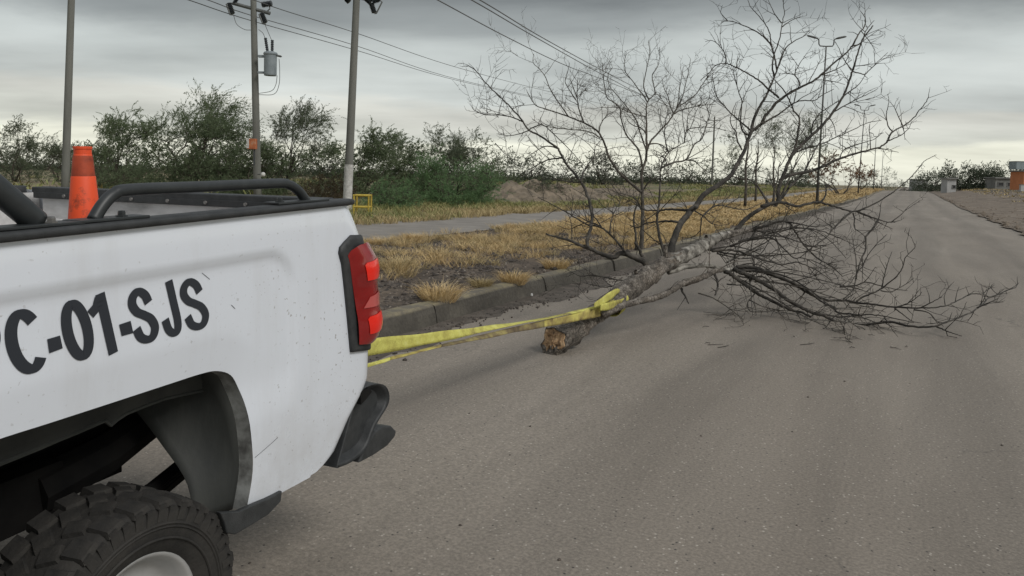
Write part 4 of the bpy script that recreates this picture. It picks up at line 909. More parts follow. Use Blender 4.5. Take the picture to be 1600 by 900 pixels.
# roll bar: hoop with legs sloping back
def rollbar(sgn):
    def P(X, Y, Z): return tl(X, Y if sgn > 0 else WT-Y, Z)
    a = plane(56, 347, .06); b = plane(0, 300, .06); d = Vector(a)-Vector(b); d = d/abs(d.y)
    pts = [P(a[0], .06, a[1]-.0), P(b[0], .06, b[1]), P(a[0]-d.x*.42, .08, a[1]+.42), P(a[0]-d.x*.56, .15, a[1]+.535), P(a[0]-d.x*.60, .28, a[1]+.575), P(a[0]-d.x*.60, WT/2, a[1]+.58)]
    q, rr = crspline(pts, [.031]*len(pts), 6); mb = MB(); mb.tube(q, rr, 18); return mb
rbar = rollbar(1).build('roll_bar', M_TUBE, truck, smooth=True); rollbar(-1).build('roll_bar', M_TUBE, truck, smooth=True)
x_b, _ = plane(118, 345, .05); x_a = x_b-.28; plate(x_a, x_b-.005, rbar, [plane(80, 340, .03)[0]])
# wheel arch: folded lip, liner, dark underbody
_ar = dens(ARCH[:33], .02, False)
def dirn(i): a, b = Vector(_ar[max(0, i-1)]), Vector(_ar[min(len(_ar)-1, i+1)]); t = (b-a).normalized(); return Vector((-t.y, t.x))
mb = MB(); rows = []
for i, (x, z) in enumerate(_ar):
    nn = -dirn(i) if False else dirn(i); s_ = side(x, z, 0)
    rows.append([s_+Vector((0, .001, 0)), tl(x-.004, .022+(s_.y+BASE.y), z-.003*(z > .8)), tl(x-.012, .055+(s_.y+BASE.y), z-.002)])
mb.grid(rows); mb.build('arch_lip', M_LIP, truck, smooth=True)
mb = MB(); rows = []
for i, (x, z) in enumerate(_ar):
    t = i/(len(_ar)-1); wl = .03+.42*sst(.0, .62, t); y0 = side(x, z, 0).y+BASE.y+.05; row = []
    for j in range(9):
        u = j/8; row.append(tl(x-.012-.10*u*sst(0, .7, 1-abs(t-.4))*(1-t*.6)-.06*u*u, y0+wl*u, z-.004+.03*u*sst(.2, .9, t)+.02*sin(u*3)*t))
    rows.append(row)
mb.grid(rows); mb.build('fender_liner', M_LINER, truck, smooth=True, solid=.003)
# inner sheet hanging behind the arch edge, with a crimped lower hem
FLT = [(-60, 702), (0, 682), (120, 645), (220, 612), (335, 578)]; FLB = [(-60, 750), (0, 724), (30, 712), (60, 700), (90, 687), (120, 675), (150, 662), (163, 657), (172, 664), (182, 655), (196, 646), (225, 634), (255, 623), (285, 616), (335, 606)]
mb = MB(); lo = [P_on(*p, .17) for p in FLB]
def topat(x):
    for (a, b), (c, d) in zip(FLT, FLT[1:]):
        if x <= c: return b+(d-b)*(x-a)/(c-a)
    return FLT[-1][1]
hi = [P_on(p[0], topat(p[0]), .15) for p in FLB]; mb.grid([[h+(l-h)*k/3 for k in range(4)] for h, l in zip(hi, lo)]); flg = mb.build('inner_flange', M_FLANGE, truck, solid=.003)
mb = MB(); mb.tube([p+Vector((0, -.003, 0)) for p in lo], .0065, 6); mb.build('hem', M_LINER, flg)
mb = MB(); mb.box(tl(1.42, .66, .66), (1.16, .2, .52)); mb.box(tl(1.45, 1.1, .84), (1.0, .7, .1)); mb.box(tl(1.05, .34, .80), (.5, .3, .2)); mb.build('underbody', M_BLACK, truck)
for y in (.47, WT-.47): mb = MB(); mb.box(tl(1.0, y, .50), (1.35, .08, .17)); mb.tube([tl(1.6, y, .50), tl(1.85, y, .53), tl(2.1, y, .60), tl(2.6, y, .60)], [.075, .07, .06, .06], 8); mb.build('frame_rail', M_BLACK, truck)
mb = MB(); mb.box(tl(2.45, WT/2, .66), (.5, 1.3, .05)); mb.build('rear_crossmember', M_BLACK, truck)
for y in (.36, WT-.36):
    mb = MB(); a = tl(*((lambda q: (q[0], y, q[1]))(plane(326, 694, .36)))) if y < 1 else None
    p0 = plane(238, 765, .36); p1 = plane(330, 690, .36)
    for k_ in range(3): mb.tube([tl(p0[0]-.3, y+k_*.0, p0[1]-.03-.012*k_), tl(p0[0], y, p0[1]-.012*k_), tl(p1[0], y, p1[1]-.012*k_), tl(p1[0]+.06, y, p1[1]+.05-.012*k_)], .027, 6)
    mb.build('leaf_spring', M_BLACK, truck)
mb = MB(); mb.tube([tl(AX, .25, AZ), tl(AX, WT-.25, AZ)], .055, 10); mb.lathe([(0, -.16), (.12, -.1), (.16, 0), (.12, .1), (0, .16)], 14, axis='Y', c=tl(AX, WT/2, AZ)); mb.build('rear_axle', M_BLACK, truck)
# wheels
def wheel(X, Yc, Z, detail, sgn=1):
    wd = bpy.data.objects.new('wheel', None); COL.objects.link(wd); wd.parent = truck; wd.location = tl(X, Yc, Z); wd.rotation_euler = (0, 0, 0 if sgn > 0 else pi)
    h_ = .135; R = TYR; r = .207
    prof = [(r, -h_*.72), (r+.012, -h_*.86), (r+.05, -h_*1.0), (R-.075, -h_*1.03), (R-.04, -h_*1.0), (R-.035, -h_*.985), (R-.022, -h_*.93), (R-.012, -h_*.80), (R-.009, 0), (R-.012, h_*.8), (R-.03, h_*.96), (R-.07, h_*1.02), (r+.03, h_*.95), (r, h_*.72)]
    mb = MB(); mb.lathe(prof, 64, axis='Y'); mb.build('tyre', M_TYRE, wd, smooth=True, recalc=True)
    mb = MB(); mb.lathe([(r+.004, -h_*.70), (r+.012, -h_*.80), (r+.010, -h_*.84), (r-.004, -h_*.80), (r-.014, -h_*.60), (r-.03, -h_*.35), (.15, -h_*.30), (.12, -h_*.45), (.085, -h_*.50), (.07, -h_*.42), (.065, -h_*.72), (.05, -h_*.78), (0, -h_*.78)], 40, axis='Y'); mb.lathe([(r+.004, -h_*.7), (r-.01, 0), (r+.004, h_*.7)], 40, axis='Y'); mb.build('rim', M_RIM, wd, smooth=True, recalc=True)
    if detail:
        def block(n, wy, wx, name, y, a0, tilt, rad, hgt=.018, slope=0, rnd=0):
            me = None
            for i in range(n):
                a = 2*pi*i/n+a0
                if me is None:
                    b = MB(); z0, z1 = -.012, hgt
                    vs = [(-wx/2, -wy/2, z0), (wx/2, -wy/2, z0), (wx/2, wy/2, z0), (-wx/2, wy/2, z0), (-wx*.42, -wy*.42, z1-slope), (wx*.38, -wy*.44, z1-slope), (wx*.43, wy*.42, z1), (-wx*.38, wy*.43, z1)]
                    b.v = vs; b.f = [(0, 3, 2, 1), (4, 5, 6, 7), (0, 1, 5, 4), (1, 2, 6, 5), (2, 3, 7, 6), (3, 0, 4, 7)]; o = b.build(name, M_TYRE, wd); me = o.data
                else: o = bpy.data.objects.new(name, me); COL.objects.link(o); o.parent = wd
                o.matrix_local = Matrix.Rotation(-a, 4, 'Y') @ Matrix.Translation((0, y, rad)) @ Matrix.Rotation(tilt, 4, 'Z')
        n_ = 26
        block(n_, .076, .068, 'tread_block', -h_*.72, 0, .16, R-.014, .015, .008); block(n_, .076, .068, 'tread_block', h_*.72, .12, -.16, R-.014, .015)
        block(n_, .064, .058, 'tread_block', -h_*.22, .10, .5, R-.011, .013); block(n_, .064, .058, 'tread_block', h_*.24, .02, -.5, R-.011, .013)
        # shoulder lugs on the sidewall
        me = None
        for i in range(52):
            a = 2*pi*i/52+.03
            if me is None:
                b = MB(); b.box((0, 0, 0), (.026, .012, .05)); o = b.build('side_lug', M_TYRE, wd); me = o.data
            else: o = bpy.data.objects.new('side_lug', me); COL.objects.link(o); o.parent = wd
            o.matrix_local = Matrix.Rotation(-a, 4, 'Y') @ Matrix.Translation((0, -h_*1.0+.002, R-.038-(.010 if i % 2 else 0)))
        for rr_, w_ in ((R-.072, .004), (R-.082, .003), (.262, .004)):
            b = MB(); b.lathe([(rr_-w_, -h_*1.02), (rr_-w_*.5, -h_*1.055), (rr_+w_*.5, -h_*1.055), (rr_+w_, -h_*1.02)], 64, axis='Y'); b.build('sidewall_ring', M_TYRE, wd, smooth=True)
    return wd
wheel(AX, .165, AZ, True); wheel(AX, WT-.165, AZ, False, -1); wheel(AX-3.4, .165, AZ+.095, False); wheel(AX-3.4, WT-.165, AZ+.095, False, -1)
# mud flap at the foot of the arch
fl = [plane(*p) for p in ((350, 808), (380, 806), (397, 798), (425, 786), (447, 773), (445, 785), (425, 806), (398, 823), (374, 837), (361, 835), (357, 818))]
mb = MB(); mb.prism([tl(x, .016, z+(.012 if k_ < 5 else 0)) for k_, (x, z) in enumerate(fl)], (0, .022, 0)); mb.build('mud_flap', M_PLAST, truck, recalc=True, bevel=.004)
# rear bumper: corner cap, step, tread bumps, centre bar
k5 = 1.018
def bp(pts, off): return [tuple(plane(*p, off)) for p in pts]
cap_ = [(524, 731), (533, 700), (545, 655), (555, 622), (566, 607), (585, 599.5), (600, 603), (606, 618), (603, 634), (592, 652), (583, 668), (575, 690), (566, 706), (546, 722)]
capq, _ = crspline([Vector((a, b, 0)) for a, b in cap_+cap_[:1]], [0]*(len(cap_)+1), 3); mb = MB(); prof = bp([(v.x, v.y) for v in capq[:-1]], .02); rows = []
for y, k_, ins in ((.055, .80, 0), (.028, .93, 0), (.012, 1, 0), (.02, 1.0, 0), (.10, 1.0, 0), (.30, 1.0, 0), (.60, 1.0, 0), (1.30, 1.0, 0), (1.6, 1.0, 0), (WT-.10, 1, 0), (WT-.02, 1, 0), (WT-.012, 1, 0), (WT-.04, .85, 0)):
    cx = sum(p[0] for p in prof)/len(prof); cz = sum(p[1] for p in prof)/len(prof); bow = .06*(1-((y-WT/2)/(WT/2))**2)
    rows.append([tl(cx+(x-cx)*k_+(bow if x > 2.65 else 0)+(.02 if .3 <= y <= WT-.3 else 0), y, cz+(z-cz)*k_) for x, z in prof] )
    rows[-1].append(rows[-1][0])
mb.grid(rows); mb.poly(rows[0][:-1]); mb.poly(rows[-1][:-1][::-1]); bump_ = mb.build('rear_bumper', M_PLAST, truck, smooth=True, recalc=True)
stp = bp([(560, 700), (578, 672), (590, 664), (603, 664), (611, 672), (609, 681), (597, 695), (575, 710), (552, 722)], .06)
mb = MB(); mb.prism([tl(x, .03, z) for x, z in stp], (0, .34, 0)); st_ = mb.build('bumper_step', M_PLAST, bump_, recalc=True, bevel=.008)
slot = bp([(562, 612), (577, 606), (580, 612), (571, 624), (563, 632)], .012); mb = MB(); mb.prism([tl(x, .0085, z) for x, z in slot], (0, .02, 0)); mb.build('grip_slot', M_BLACK, bump_, recalc=True)
for i in range(3):
    for j in range(7):
        a, b = Vector(bp([(588, 668)], .06)[0]), Vector(bp([(608, 672)], .06)[0]); p = a+(b-a)*(.15+i*.35)
        mb = MB(); mb.lathe([(0, .008), (.006, .007), (.008, 0)], 6); o = mb.build('grip_stud', M_PLAST, bump_); o.location = tl(p.x, .05+j*.045, p.y+.002)
hitch = tl(2.72, WT/2, .42)
mb = MB(); mb.box(tl(2.60, WT/2, .42), (.3, .07, .07)); mb.lathe([(0, .09), (.022, .085), (.027, .06), (.02, .035), (.012, .02), (.012, 0)], 12, c=tl(2.76, WT/2, .455)); mb.box(tl(2.75, WT/2, .44), (.1, .06, .025)); mb.build('tow_hitch', M_BLACK, truck)
# cab and bonnet (ahead of the bed, left of the picture)
def body(name, prof, y0, y1, mtl, tum=0, bevel=.03):
    mb = MB(); n = len(prof); a = [tl(x, y0+tum*max(0, z-1.2), z) for x, z in prof]; b = [tl(x, y1-tum*max(0, z-1.2), z) for x, z in prof]; k = len(mb.v)
    mb.v = [tuple(p) for p in a+b]; mb.f = [tuple(range(n)), tuple(range(2*n-1, n-1, -1))]+[(i, n+i, n+(i+1) % n, (i+1) % n) for i in range(n)]
    return mb.build(name, mtl, truck, recalc=True, bevel=bevel)
cabp = [(.85, .36), (.85, 1.36), (.76, 1.40), (.62, 1.86), (.40, 1.93), (-.55, 1.93), (-.80, 1.86), (-1.45, 1.36), (-1.62, 1.30), (-1.62, .45), (-1.42, .36)]
body('cab', cabp, .0, WT, M_PAINT, tum=.26)
for y, s_ in ((-.004, 1), (WT+.004, -1)):
    for pp in ([(.56, 1.40), (.50, 1.82), (.0, 1.84), (.0, 1.40)], [(-.08, 1.40), (-.08, 1.84), (-.68, 1.82), (-1.22, 1.40)]):
        mb = MB(); mb.poly([tl(x, y+s_*.26*max(0, z-1.2), z) for x, z in pp]); mb.build('side_window', M_GLASS, truck, solid=.002)
mb = MB(); mb.poly([tl(.765+.006-(z-1.40)*.304, y, z) for y, z in ((.25, 1.44), (WT-.25, 1.44), (WT-.3, 1.8), (.3, 1.8))]); mb.build('rear_window', M_GLASS, truck, solid=.002)
mb = MB(); mb.poly([tl(-.80-(1.86-z)*1.3-.012, y, z+.012) for y, z in ((.2, 1.42), (WT-.2, 1.42), (WT-.28, 1.80), (.28, 1.80))]); mb.build('windscreen', M_GLASS, truck, solid=.002)
body('bonnet', [(-1.66, .45), (-1.66, 1.27), (-2.2, 1.24), (-2.75, 1.14), (-2.85, 1.0), (-2.85, .45), (-2.3, .45), (-2.25, .7), (-2.0, .85), (-1.8, .85), (-1.68, .7)], .02, WT-.02, M_PAINT)
mb = MB(); mb.box(tl(-2.88, WT/2, .5), (.14, WT-.04, .22)); mb.build('front_bumper', M_PLAST, truck, bevel=.03)
for y in (.25, WT-.25): mb = MB(); mb.box(tl(-2.85, y, .92), (.05, .36, .2)); mb.build('headlight', M_RIM, truck, bevel=.02)
for y, s_ in ((-.14, 1), (WT+.14, -1)): mb = MB(); mb.box(tl(-1.05, y, 1.38), (.09, .2, .2)); mb.box(tl(-1.05, y+s_*.1, 1.32), (.05, .14, .04)); mb.build('door_mirror', M_PLAST, truck, bevel=.02)
for y in (-.012, WT+.012):
    for x in (.25, -.75): mb = MB(); mb.box(tl(x+.35, y, 1.2), (.2, .02, .035)); mb.build('door_handle', M_PLAST, truck, bevel=.008)

# traffic cone standing in the bed
def depth_at(px, py, off):
    d = ray(px, py); t = -(TD+off)/(d @ _n); return CAM+d*t
ctop = depth_at(129, 229, .42); cq = ctop-TO; ch_ = cq.dot(TZ)-ZF-.012
cm = TM.copy(); cm.translation = TW(cq.dot(TU), .42, ZF+.012)
cone = thing('traffic_cone', None, 'dirty orange traffic cone standing in the truck bed', 'traffic cone', M=cm)
yc = (ctop.y)/FPX
def cr_(py): return yc*(13.4+ (py-232)*(11.0/110.0))*.93
zc_ = lambda py: ch_-(py-229)*yc
mb = MB(); mb.lathe([(.05, .03), (cr_(390), .03), (cr_(350), zc_(350)), (cr_(285), zc_(276)), (cr_(278), zc_(275))], 28); mb.build('body', M_CONE, cone, smooth=True)
mb = MB(); mb.lathe([(cr_(278), zc_(275)), (cr_(252)*1.0, zc_(247)), (cr_(246)*.97, zc_(243))], 28); mb.build('dirty_band', M_CONED, cone, smooth=True)
mb = MB(); mb.lathe([(cr_(246)*.97, zc_(243)), (cr_(236)*.98, zc_(241)), (cr_(236)*.97, zc_(233)), (cr_(236)*1.05, zc_(232.5)), (cr_(236)*1.05, zc_(229)), (cr_(236)*.9, zc_(228.6)), (cr_(236)*.86, zc_(236))], 28); mb.build('collar', M_CONE, cone, smooth=False)
mb = MB(); mb.box((0, 0, .016), (.36, .36, .03)); mb.build('foot', M_CONED, cone, bevel=.008)

# ================================================================ FALLEN TREE
ft0 = Vector((.51, 7.45, 0))
ft = thing('fallen_tree', ft0, 'leafless felled tree lying across the road with a sawn trunk end', 'tree')
TRK = [((866, 534), 22), ((884, 523), 19.5), ((905, 509), 16), ((925, 495), 14), ((945, 482), 14.5), ((963, 468), 16.5), ((985, 450), 16.5), ((1008, 434), 14.5), ((1028, 420), 13), ((1050, 407), 11.8), ((1068, 398), 10.6), ((1090, 388.5), 9.8), ((1106, 380), 9.4), ((1124, 370), 7.0), ((1148, 364), 5), ((1170, 359), 3.8), ((1192, 353), 2.5)]
def ty(px): return interp([(868, 7.45), (985, 8.6), (1028, 9.1), (1090, 9.9), (1192, 11.1), (1400, 13)], px)
tp_ = [at(p[0], p[1], ty(p[0])) for p, r in TRK]; tr_r = [r*ty(p[0])/FPX for p, r in TRK]
q, rr = crspline(tp_, tr_r, 7); rk = random.Random(5)
def barktube(q, rr, n, amp, seed):
    """tube with ridged, knobbly bark"""
    mb = MB(); r_ = random.Random(seed); ph = [r_.random()*6 for _ in range(8)]; ref = None; ln = 0
    for i, p in enumerate(q):
        t = (q[min(i+1, len(q)-1)]-q[max(0, i-1)]).normalized()
        if i: ln += (p-q[i-1]).length
        if ref is None: ref = t.orthogonal().normalized()
        ref = (ref-t*ref.dot(t)).normalized(); b = t.cross(ref)
        for j in range(n):
            a = 2*pi*j/n
            w = 1+amp*(.5*sin(3*a+ph[0]+ln*5)+.45*sin(7*a+ph[1]-ln*11)*sin(ln*9+ph[2])+.5*sin(2*a+ph[3]+ln*16)*sin(ln*4+ph[4])+.7*(r_.random()-.5))
            mb.v.append(tuple(p+(ref*cos(a)+b*sin(a))*rr[i]*w))
        if i:
            for j in range(n): k = (i-1)*n; mb.f.append((k+j, k+(j+1) % n, k+n+(j+1) % n, k+n+j))
    return mb
mb = barktube([p-ft0 for p in q], rr, 18, .24, 1); ax0 = (tp_[0]-tp_[1]).normalized(); mb.v[:18] = [tuple(Vector(v)-ax0*.6*(Vector(v).z-sum(w[2] for w in mb.v[:18])/18)) for v in mb.v[:18]]; ring = [Vector(v) for v in mb.v[:18]]; mb.f.append(tuple(range(len(mb.v)-18, len(mb.v))))
nlow = 12*7*18
trunk = mb.build('trunk', M_BARK, ft); me = trunk.data; me.materials.append(M_PALE)
for p in me.polygons:
    p.use_smooth = True
    c = ft0+p.center; u_ = (c-CAM); pxx = 800+FPX*(u_.dot(RT))/u_.dot(FWD)
    if 1056+10*sin(p.index*1.7) < pxx < 1140: p.material_index = 1
# sawn end: broken orange wood set in a bark rim
ax = (tp_[0]-tp_[1]).normalized(); cen = sum(ring, Vector())/18; mb = MB(); rows = []
for k, (f, d_) in enumerate(((1.0, 0), (.93, .022), (.70, .030), (.42, .02), (.15, .034))):
    rows.append([cen+(p-cen)*f+ax*(d_+rk.uniform(-.014, .014)*(k > 0)) for p in ring]); rows[-1].append(rows[-1][0])
mb.grid(rows); mb.poly(rows[-1][:-1]); cf = mb.build('cut_face', M_CUT, trunk, recalc=True); cf.data.materials.append(M_BARK)
for p in cf.data.polygons:
    if p.center.z < cen.z-.045+.02*sin(p.index*2.1): p.material_index = 1
mb = MB(); mb.grid([[cen+(p-cen)*1.02-ax*.02 for p in ring+[ring[0]]], [cen+(p-cen)*1.03+ax*(.006+.02*abs(sin(i*2.3))) for i, p in enumerate(ring+[ring[0]])], [cen+(p-cen)*.93+ax*.02 for p in ring+[ring[0]]]]); mb.build('bark_rim', M_BARK, trunk, recalc=True)
for k, (tp0, d_, l_) in enumerate((((1040, 398), (-.1, -.1, 1), .18), ((995, 430), (-.3, -.3, .8), .12), ((1103, 372), (0, -.5, .7), .10))):
    p = at(*tp0, ty(tp0[0]))-ft0; d = Vector(d_).normalized(); mb = barktube([p-d*.06+d*(l_*i/4) for i in range(5)], [.034, .03, .027, .024, .02], 8, .1, k); mb.build('branch_stub', M_BARK, trunk, recalc=True)

def twigs(mb, q, rr, rg, dens_, lmax, up, lv=0, r0=.0055):
    """side shoots along the polyline q"""
    L_ = 0; nxt = .05+rg.random()*.2
    for i in range(1, len(q)):
        L_ += (q[i]-q[i-1]).length
        while L_ > nxt:
            nxt += rg.expovariate(dens_*(3.6 if lv == 0 else 3.0))+.02
            t = (q[i]-q[i-1]).normalized(); ax = Vector((rg.gauss(0, 1), rg.gauss(0, .8), rg.gauss(up, .8))); ax = (ax-t*ax.dot(t)).normalized()
            d = (t*rg.uniform(.35, 1.1)+ax*.9).normalized(); ln = lmax*1.75*rg.uniform(.2, 1)*(.6+.4*rg.random()); p = q[i].copy(); pts = [p.copy()]
            m = 4
            for k in range(m): d = (d+Vector((rg.gauss(0, .13), rg.gauss(0, .12), rg.gauss(.05*up, .13)))).normalized(); p = p+d*ln/m; pts.append(p.copy())
            ra = max(.0030, min(rr[i]*.8, r0*(1.4 if ln > .4 else 1))); rad = [ra*(1-.55*k/m) for k in range(m+1)]
            lowest = min(v.z for v in pts)
            mb.tube([Vector((v.x, v.y, max(v.z, .012))) for v in pts], rad, 4 if ra > .004 else 3, cap=False)
            if lv < 2 and ln > .16: twigs(mb, pts, rad, rg, dens_*(1.5 if lv == 0 else 1), ln*.5, up, lv+1, r0*.75)
def wiggle(q, rg, a):
    o = []; 
    for i, p in enumerate(q): o.append(p+Vector((rg.gauss(0, a), rg.gauss(0, a*1.5), rg.gauss(0, a))) if 0 < i < len(q)-1 else p)
    return o
def ground_depth(px, py, z): d = ray(px, py); return d.y*((z-CAMH)/d.z)
BR_ID = [0]
def branch(parent, org, Y0, Y1, r0, r1, pts, tw=3.0, tl_=.34, up=.3, m=M_BRANCH, rt=.0055, name='branch', nseg=5, flat=None):
    """one limb traced as points at depth Y0 (root) to Y1 (tip); half widths r0, r1 in picture pixels at that depth"""
    BR_ID[0] += 1; rg = random.Random(BR_ID[0]*17+3); n = len(pts); cum = [0]
    for a, b in zip(pts, pts[1:]): cum.append(cum[-1]+sqrt((a[0]-b[0])**2+(a[1]-b[1])**2))
    v = []; rad = []
    for p, c in zip(pts, cum):
        t = c/cum[-1]; Y = Y0+(Y1-Y0)*t
        if flat is not None and t > .35:
            Yg = ground_depth(p[0], p[1], flat+.10*(1-t)); Y = Y+(Yg-Y)*sst(.35, .9, t) if 5 < Yg < 20 else Y
        v.append(at(p[0], p[1], Y)-org); rad.append(max(.0026, (r0*.86+(r1*.6-r0*.86)*t**.75)*Y/FPX))
    q, rr = crspline(v, rad, nseg); q = wiggle(q, rg, min(.003, rr[0]*.16)); mb = MB()
    sides = 10 if rr[0] > .03 else 7 if rr[0] > .012 else 5
    mb.tube(q, rr, sides)
    if tw: twigs(mb, q, rr, rg, tw, tl_, up, 0, rt)
    return mb.build(name, m, parent, smooth=True)
B = lambda *a, **k: branch(ft, ft0, *a, **k)
# --- limbs on the left
B(8.95, 8.9, 6.5, 2.2, [(1014, 418), (1004, 408), (990, 402), (972, 395.5), (956, 402), (927, 391), (906, 383), (890, 376), (868, 370), (853, 365)], tw=1.2)
B(9.0, 9.0, 5, 3.2, [(1014, 416), (1003, 398), (998, 388), (992, 379)], tw=0)
B(8.8, 11.2, 3.6, 1.0, [(924, 390), (917, 380), (922, 360), (925, 342), (922, 320), (916, 300), (907, 284), (898, 272), (886, 258), (876, 240), (868, 229), (840, 210), (826, 203), (814, 186), (800, 170), (784, 154), (766, 137), (750, 118), (736, 105), (728, 103)], tw=2.2)
B(10.4, 11.2, 1.3, .7, [(816, 190), (805, 185), (786, 180), (756, 179), (740, 171)], tw=4)
B(10.3, 10.6, 1.1, .6, [(826, 204), (812, 209), (795, 212), (776, 209)], tw=4)
B(10.5, 10.0, 1.2, .8, [(826, 203), (838, 197), (850, 196), (868, 212), (894, 238), (908, 254), (917, 262)], tw=2.5)
B(10.0, 10.4, 1.5, .7, [(874, 233), (862, 229), (850, 229), (836, 237), (820, 248)], tw=4)
B(9.9, 10.3, 1.7, .8, [(880, 246), (866, 248), (850, 252), (836, 260), (818, 270)], tw=4)
B(10.2, 9.6, 1.0, .7, [(774, 224), (790, 241), (806, 257), (824, 263)], tw=4)
B(8.9, 9.5, 2.4, .9, [(980, 398), (966, 380), (953, 366), (940, 356), (916, 350), (900, 341), (886, 332), (864, 320), (840, 308)], tw=2)
B(9.0, 9.4, 1.6, .7, [(940, 356), (934, 345), (928, 337), (926, 322)], tw=4)
B(9.0, 9.6, 1.5, .7, [(953, 366), (955, 345), (962, 327), (970, 312), (968, 296)], tw=4)
B(9.1, 9.6, 1.4, .7, [(940, 355), (922, 347), (905, 352), (888, 358), (870, 352)], tw=3)
B(9.2, 9.9, 2.2, .8, [(907, 284), (912, 268), (920, 256), (928, 244), (930, 230), (938, 220)], tw=3)
B(9.3, 9.8, 1.4, .7, [(905, 285), (890, 284), (874, 281), (860, 279), (846, 282)], tw=4)
# upright stem near the sapling
B(9.4, 9.7, 3.4, 1.6, [(1040, 400), (1031, 372), (1027, 345), (1028, 330), (1030, 315), (1031, 290), (1032, 265)], tw=2)
B(9.7, 10.6, 1.9, .7, [(1032, 266), (1036, 253), (1045, 238), (1056, 230), (1069, 223), (1079, 219)], tw=3.5)
B(9.7, 10.6, 2.0, .8, [(1034, 262), (1052, 254), (1072, 249), (1085, 226), (1097, 216), (1105, 190), (1108, 183), (1106, 172), (1105, 163)], tw=3)
B(10.0, 10.4, 1.4, .7, [(1044, 238), (1039, 217), (1039, 195), (1042, 180), (1045, 168)], tw=3.5)
B(10.2, 10.7, 1.3, .6, [(1069, 223), (1073, 204), (1090, 199), (1110, 199), (1132, 203)], tw=3)
B(10.2, 10.7, 1.2, .6, [(1073, 204), (1074, 190), (1075, 180), (1082, 170)], tw=4)
B(10, 10.3, 1.3, .6, [(1072, 250), (1085, 252), (1100, 265), (1112, 272)], tw=3)
# --- the big dark centre limb and its forks
B(9.5, 10.9, 7.2, 4.0, [(1046, 404), (1049, 388), (1056, 366), (1063, 350), (1075, 335), (1088, 321), (1097, 307), (1108, 298), (1120, 291), (1140, 276), (1151, 259), (1162, 237), (1170, 216), (1175, 203)], tw=1.0)
B(10.9, 11.4, 3.2, 1.8, [(1174, 206), (1178, 186), (1187, 166), (1198, 147), (1206, 129), (1213, 112), (1217, 100)], tw=1.8)
B(11.4, 11.9, 1.6, .8, [(1217, 102), (1221, 90), (1227, 76), (1233, 70), (1245, 62), (1255, 57), (1264, 48)], tw=3)
B(11.4, 12.0, 1.7, .7, [(1210, 121), (1207, 105), (1209, 87), (1214, 73), (1218, 61), (1222, 39), (1224, 28), (1226, 20), (1224, 7), (1223, -6)], tw=3)
B(11.4, 11.8, 1.7, .7, [(1214, 110), (1210, 87), (1205, 70), (1202, 50), (1193, 34), (1182, 21), (1172, 10), (1168, -3)], tw=3)
B(11.5, 11.2, 1.5, .8, [(1204, 69), (1196, 60), (1186, 52), (1174, 45), (1162, 40), (1147, 34), (1137, 33), (1127, 34)], tw=2.5, tl_=.25)
B(11.3, 11.4, 1.0, .5, [(1137, 33), (1130, 25), (1126, 19), (1129, 8)], tw=4, tl_=.2)
B(11.8, 12, 1.2, .6, [(1221, 36), (1215, 28), (1210, 21), (1205, 10), (1198, -4)], tw=3)
B(11.8, 12, 1.2, .6, [(1222, 42), (1230, 36), (1240, 30), (1250, 27)], tw=4)
B(11, 11.3, 2.0, .8, [(1217, 153), (1208, 145), (1199, 138), (1190, 129), (1174, 118), (1162, 111), (1150, 105), (1140, 101), (1133, 99), (1124, 100), (1116, 104), (1108, 114), (1094, 126)], tw=3)
B(11.2, 11.5, 1.3, .6, [(1134, 99), (1134, 88), (1127, 75), (1118, 66), (1110, 63), (1102, 65)], tw=3, tl_=.25)
B(11.1, 11.4, 1.1, .6, [(1151, 106), (1152, 96), (1156, 86), (1154, 84)], tw=3, tl_=.25)
B(10.9, 11.4, 3.0, 1.8, [(1174, 205), (1184, 198), (1192, 190), (1195, 183), (1206, 169), (1217, 157), (1231, 147), (1251, 136), (1270, 127), (1284, 116), (1305, 97), (1324, 81), (1333, 69)], tw=2)
B(11.4, 11.7, 1.7, .7, [(1333, 70), (1342, 52), (1350, 43), (1352, 30), (1345, 18)], tw=4)
B(11.4, 11.8, 1.5, .7, [(1330, 73), (1345, 67), (1352, 50), (1358, 41), (1366, 32)], tw=4)
B(11.2, 11.5, 1.3, .7, [(1284, 117), (1305, 109), (1318, 102), (1331, 94)], tw=4)
B(11.0, 11.4, 1.4, .6, [(1250, 134), (1248, 126), (1242, 116), (1247, 104), (1260, 84)], tw=3)
B(11.0, 11.3, 1.0, .5, [(1242, 117), (1234, 115), (1228, 113), (1228, 104)], tw=3)
B(10.9, 11.3, 2.0, .8, [(1190, 194), (1205, 185), (1217, 178), (1229, 169), (1240, 161), (1255, 157), (1272, 157), (1284, 149), (1303, 139)], tw=3)
B(10.8, 11.1, 1.8, .7, [(1172, 203), (1164, 196), (1156, 189), (1142, 177), (1134, 168), (1126, 159), (1119, 149), (1116, 134), (1113, 118)], tw=3)
B(10.8, 11.2, 1.8, .7, [(1168, 211), (1160, 204), (1157, 190), (1158, 175), (1159, 158), (1155, 146), (1152, 135), (1151, 118), (1150, 106)], tw=3)
B(10.6, 11.0, 1.6, .7, [(1159, 234), (1152, 219), (1150, 206), (1144, 198), (1141, 188), (1144, 176), (1150, 160)], tw=3)
B(9.9, 10.4, 3.2, 1.1, [(1088, 324), (1078, 328), (1060, 328), (1044, 327), (1028, 329), (1012, 329), (1000, 324), (986, 314)], tw=2.5)
B(9.8, 10.2, 2.6, 1.0, [(1064, 348), (1052, 346), (1039, 345), (1024, 347), (1009, 349), (996, 356), (984, 352)], tw=2.5)
B(9.8, 10.8, 1.8, .8, [(1098, 338), (1108, 328), (1117, 322), (1126, 321), (1136, 323), (1150, 326), (1168, 327), (1190, 317)], tw=2.5)
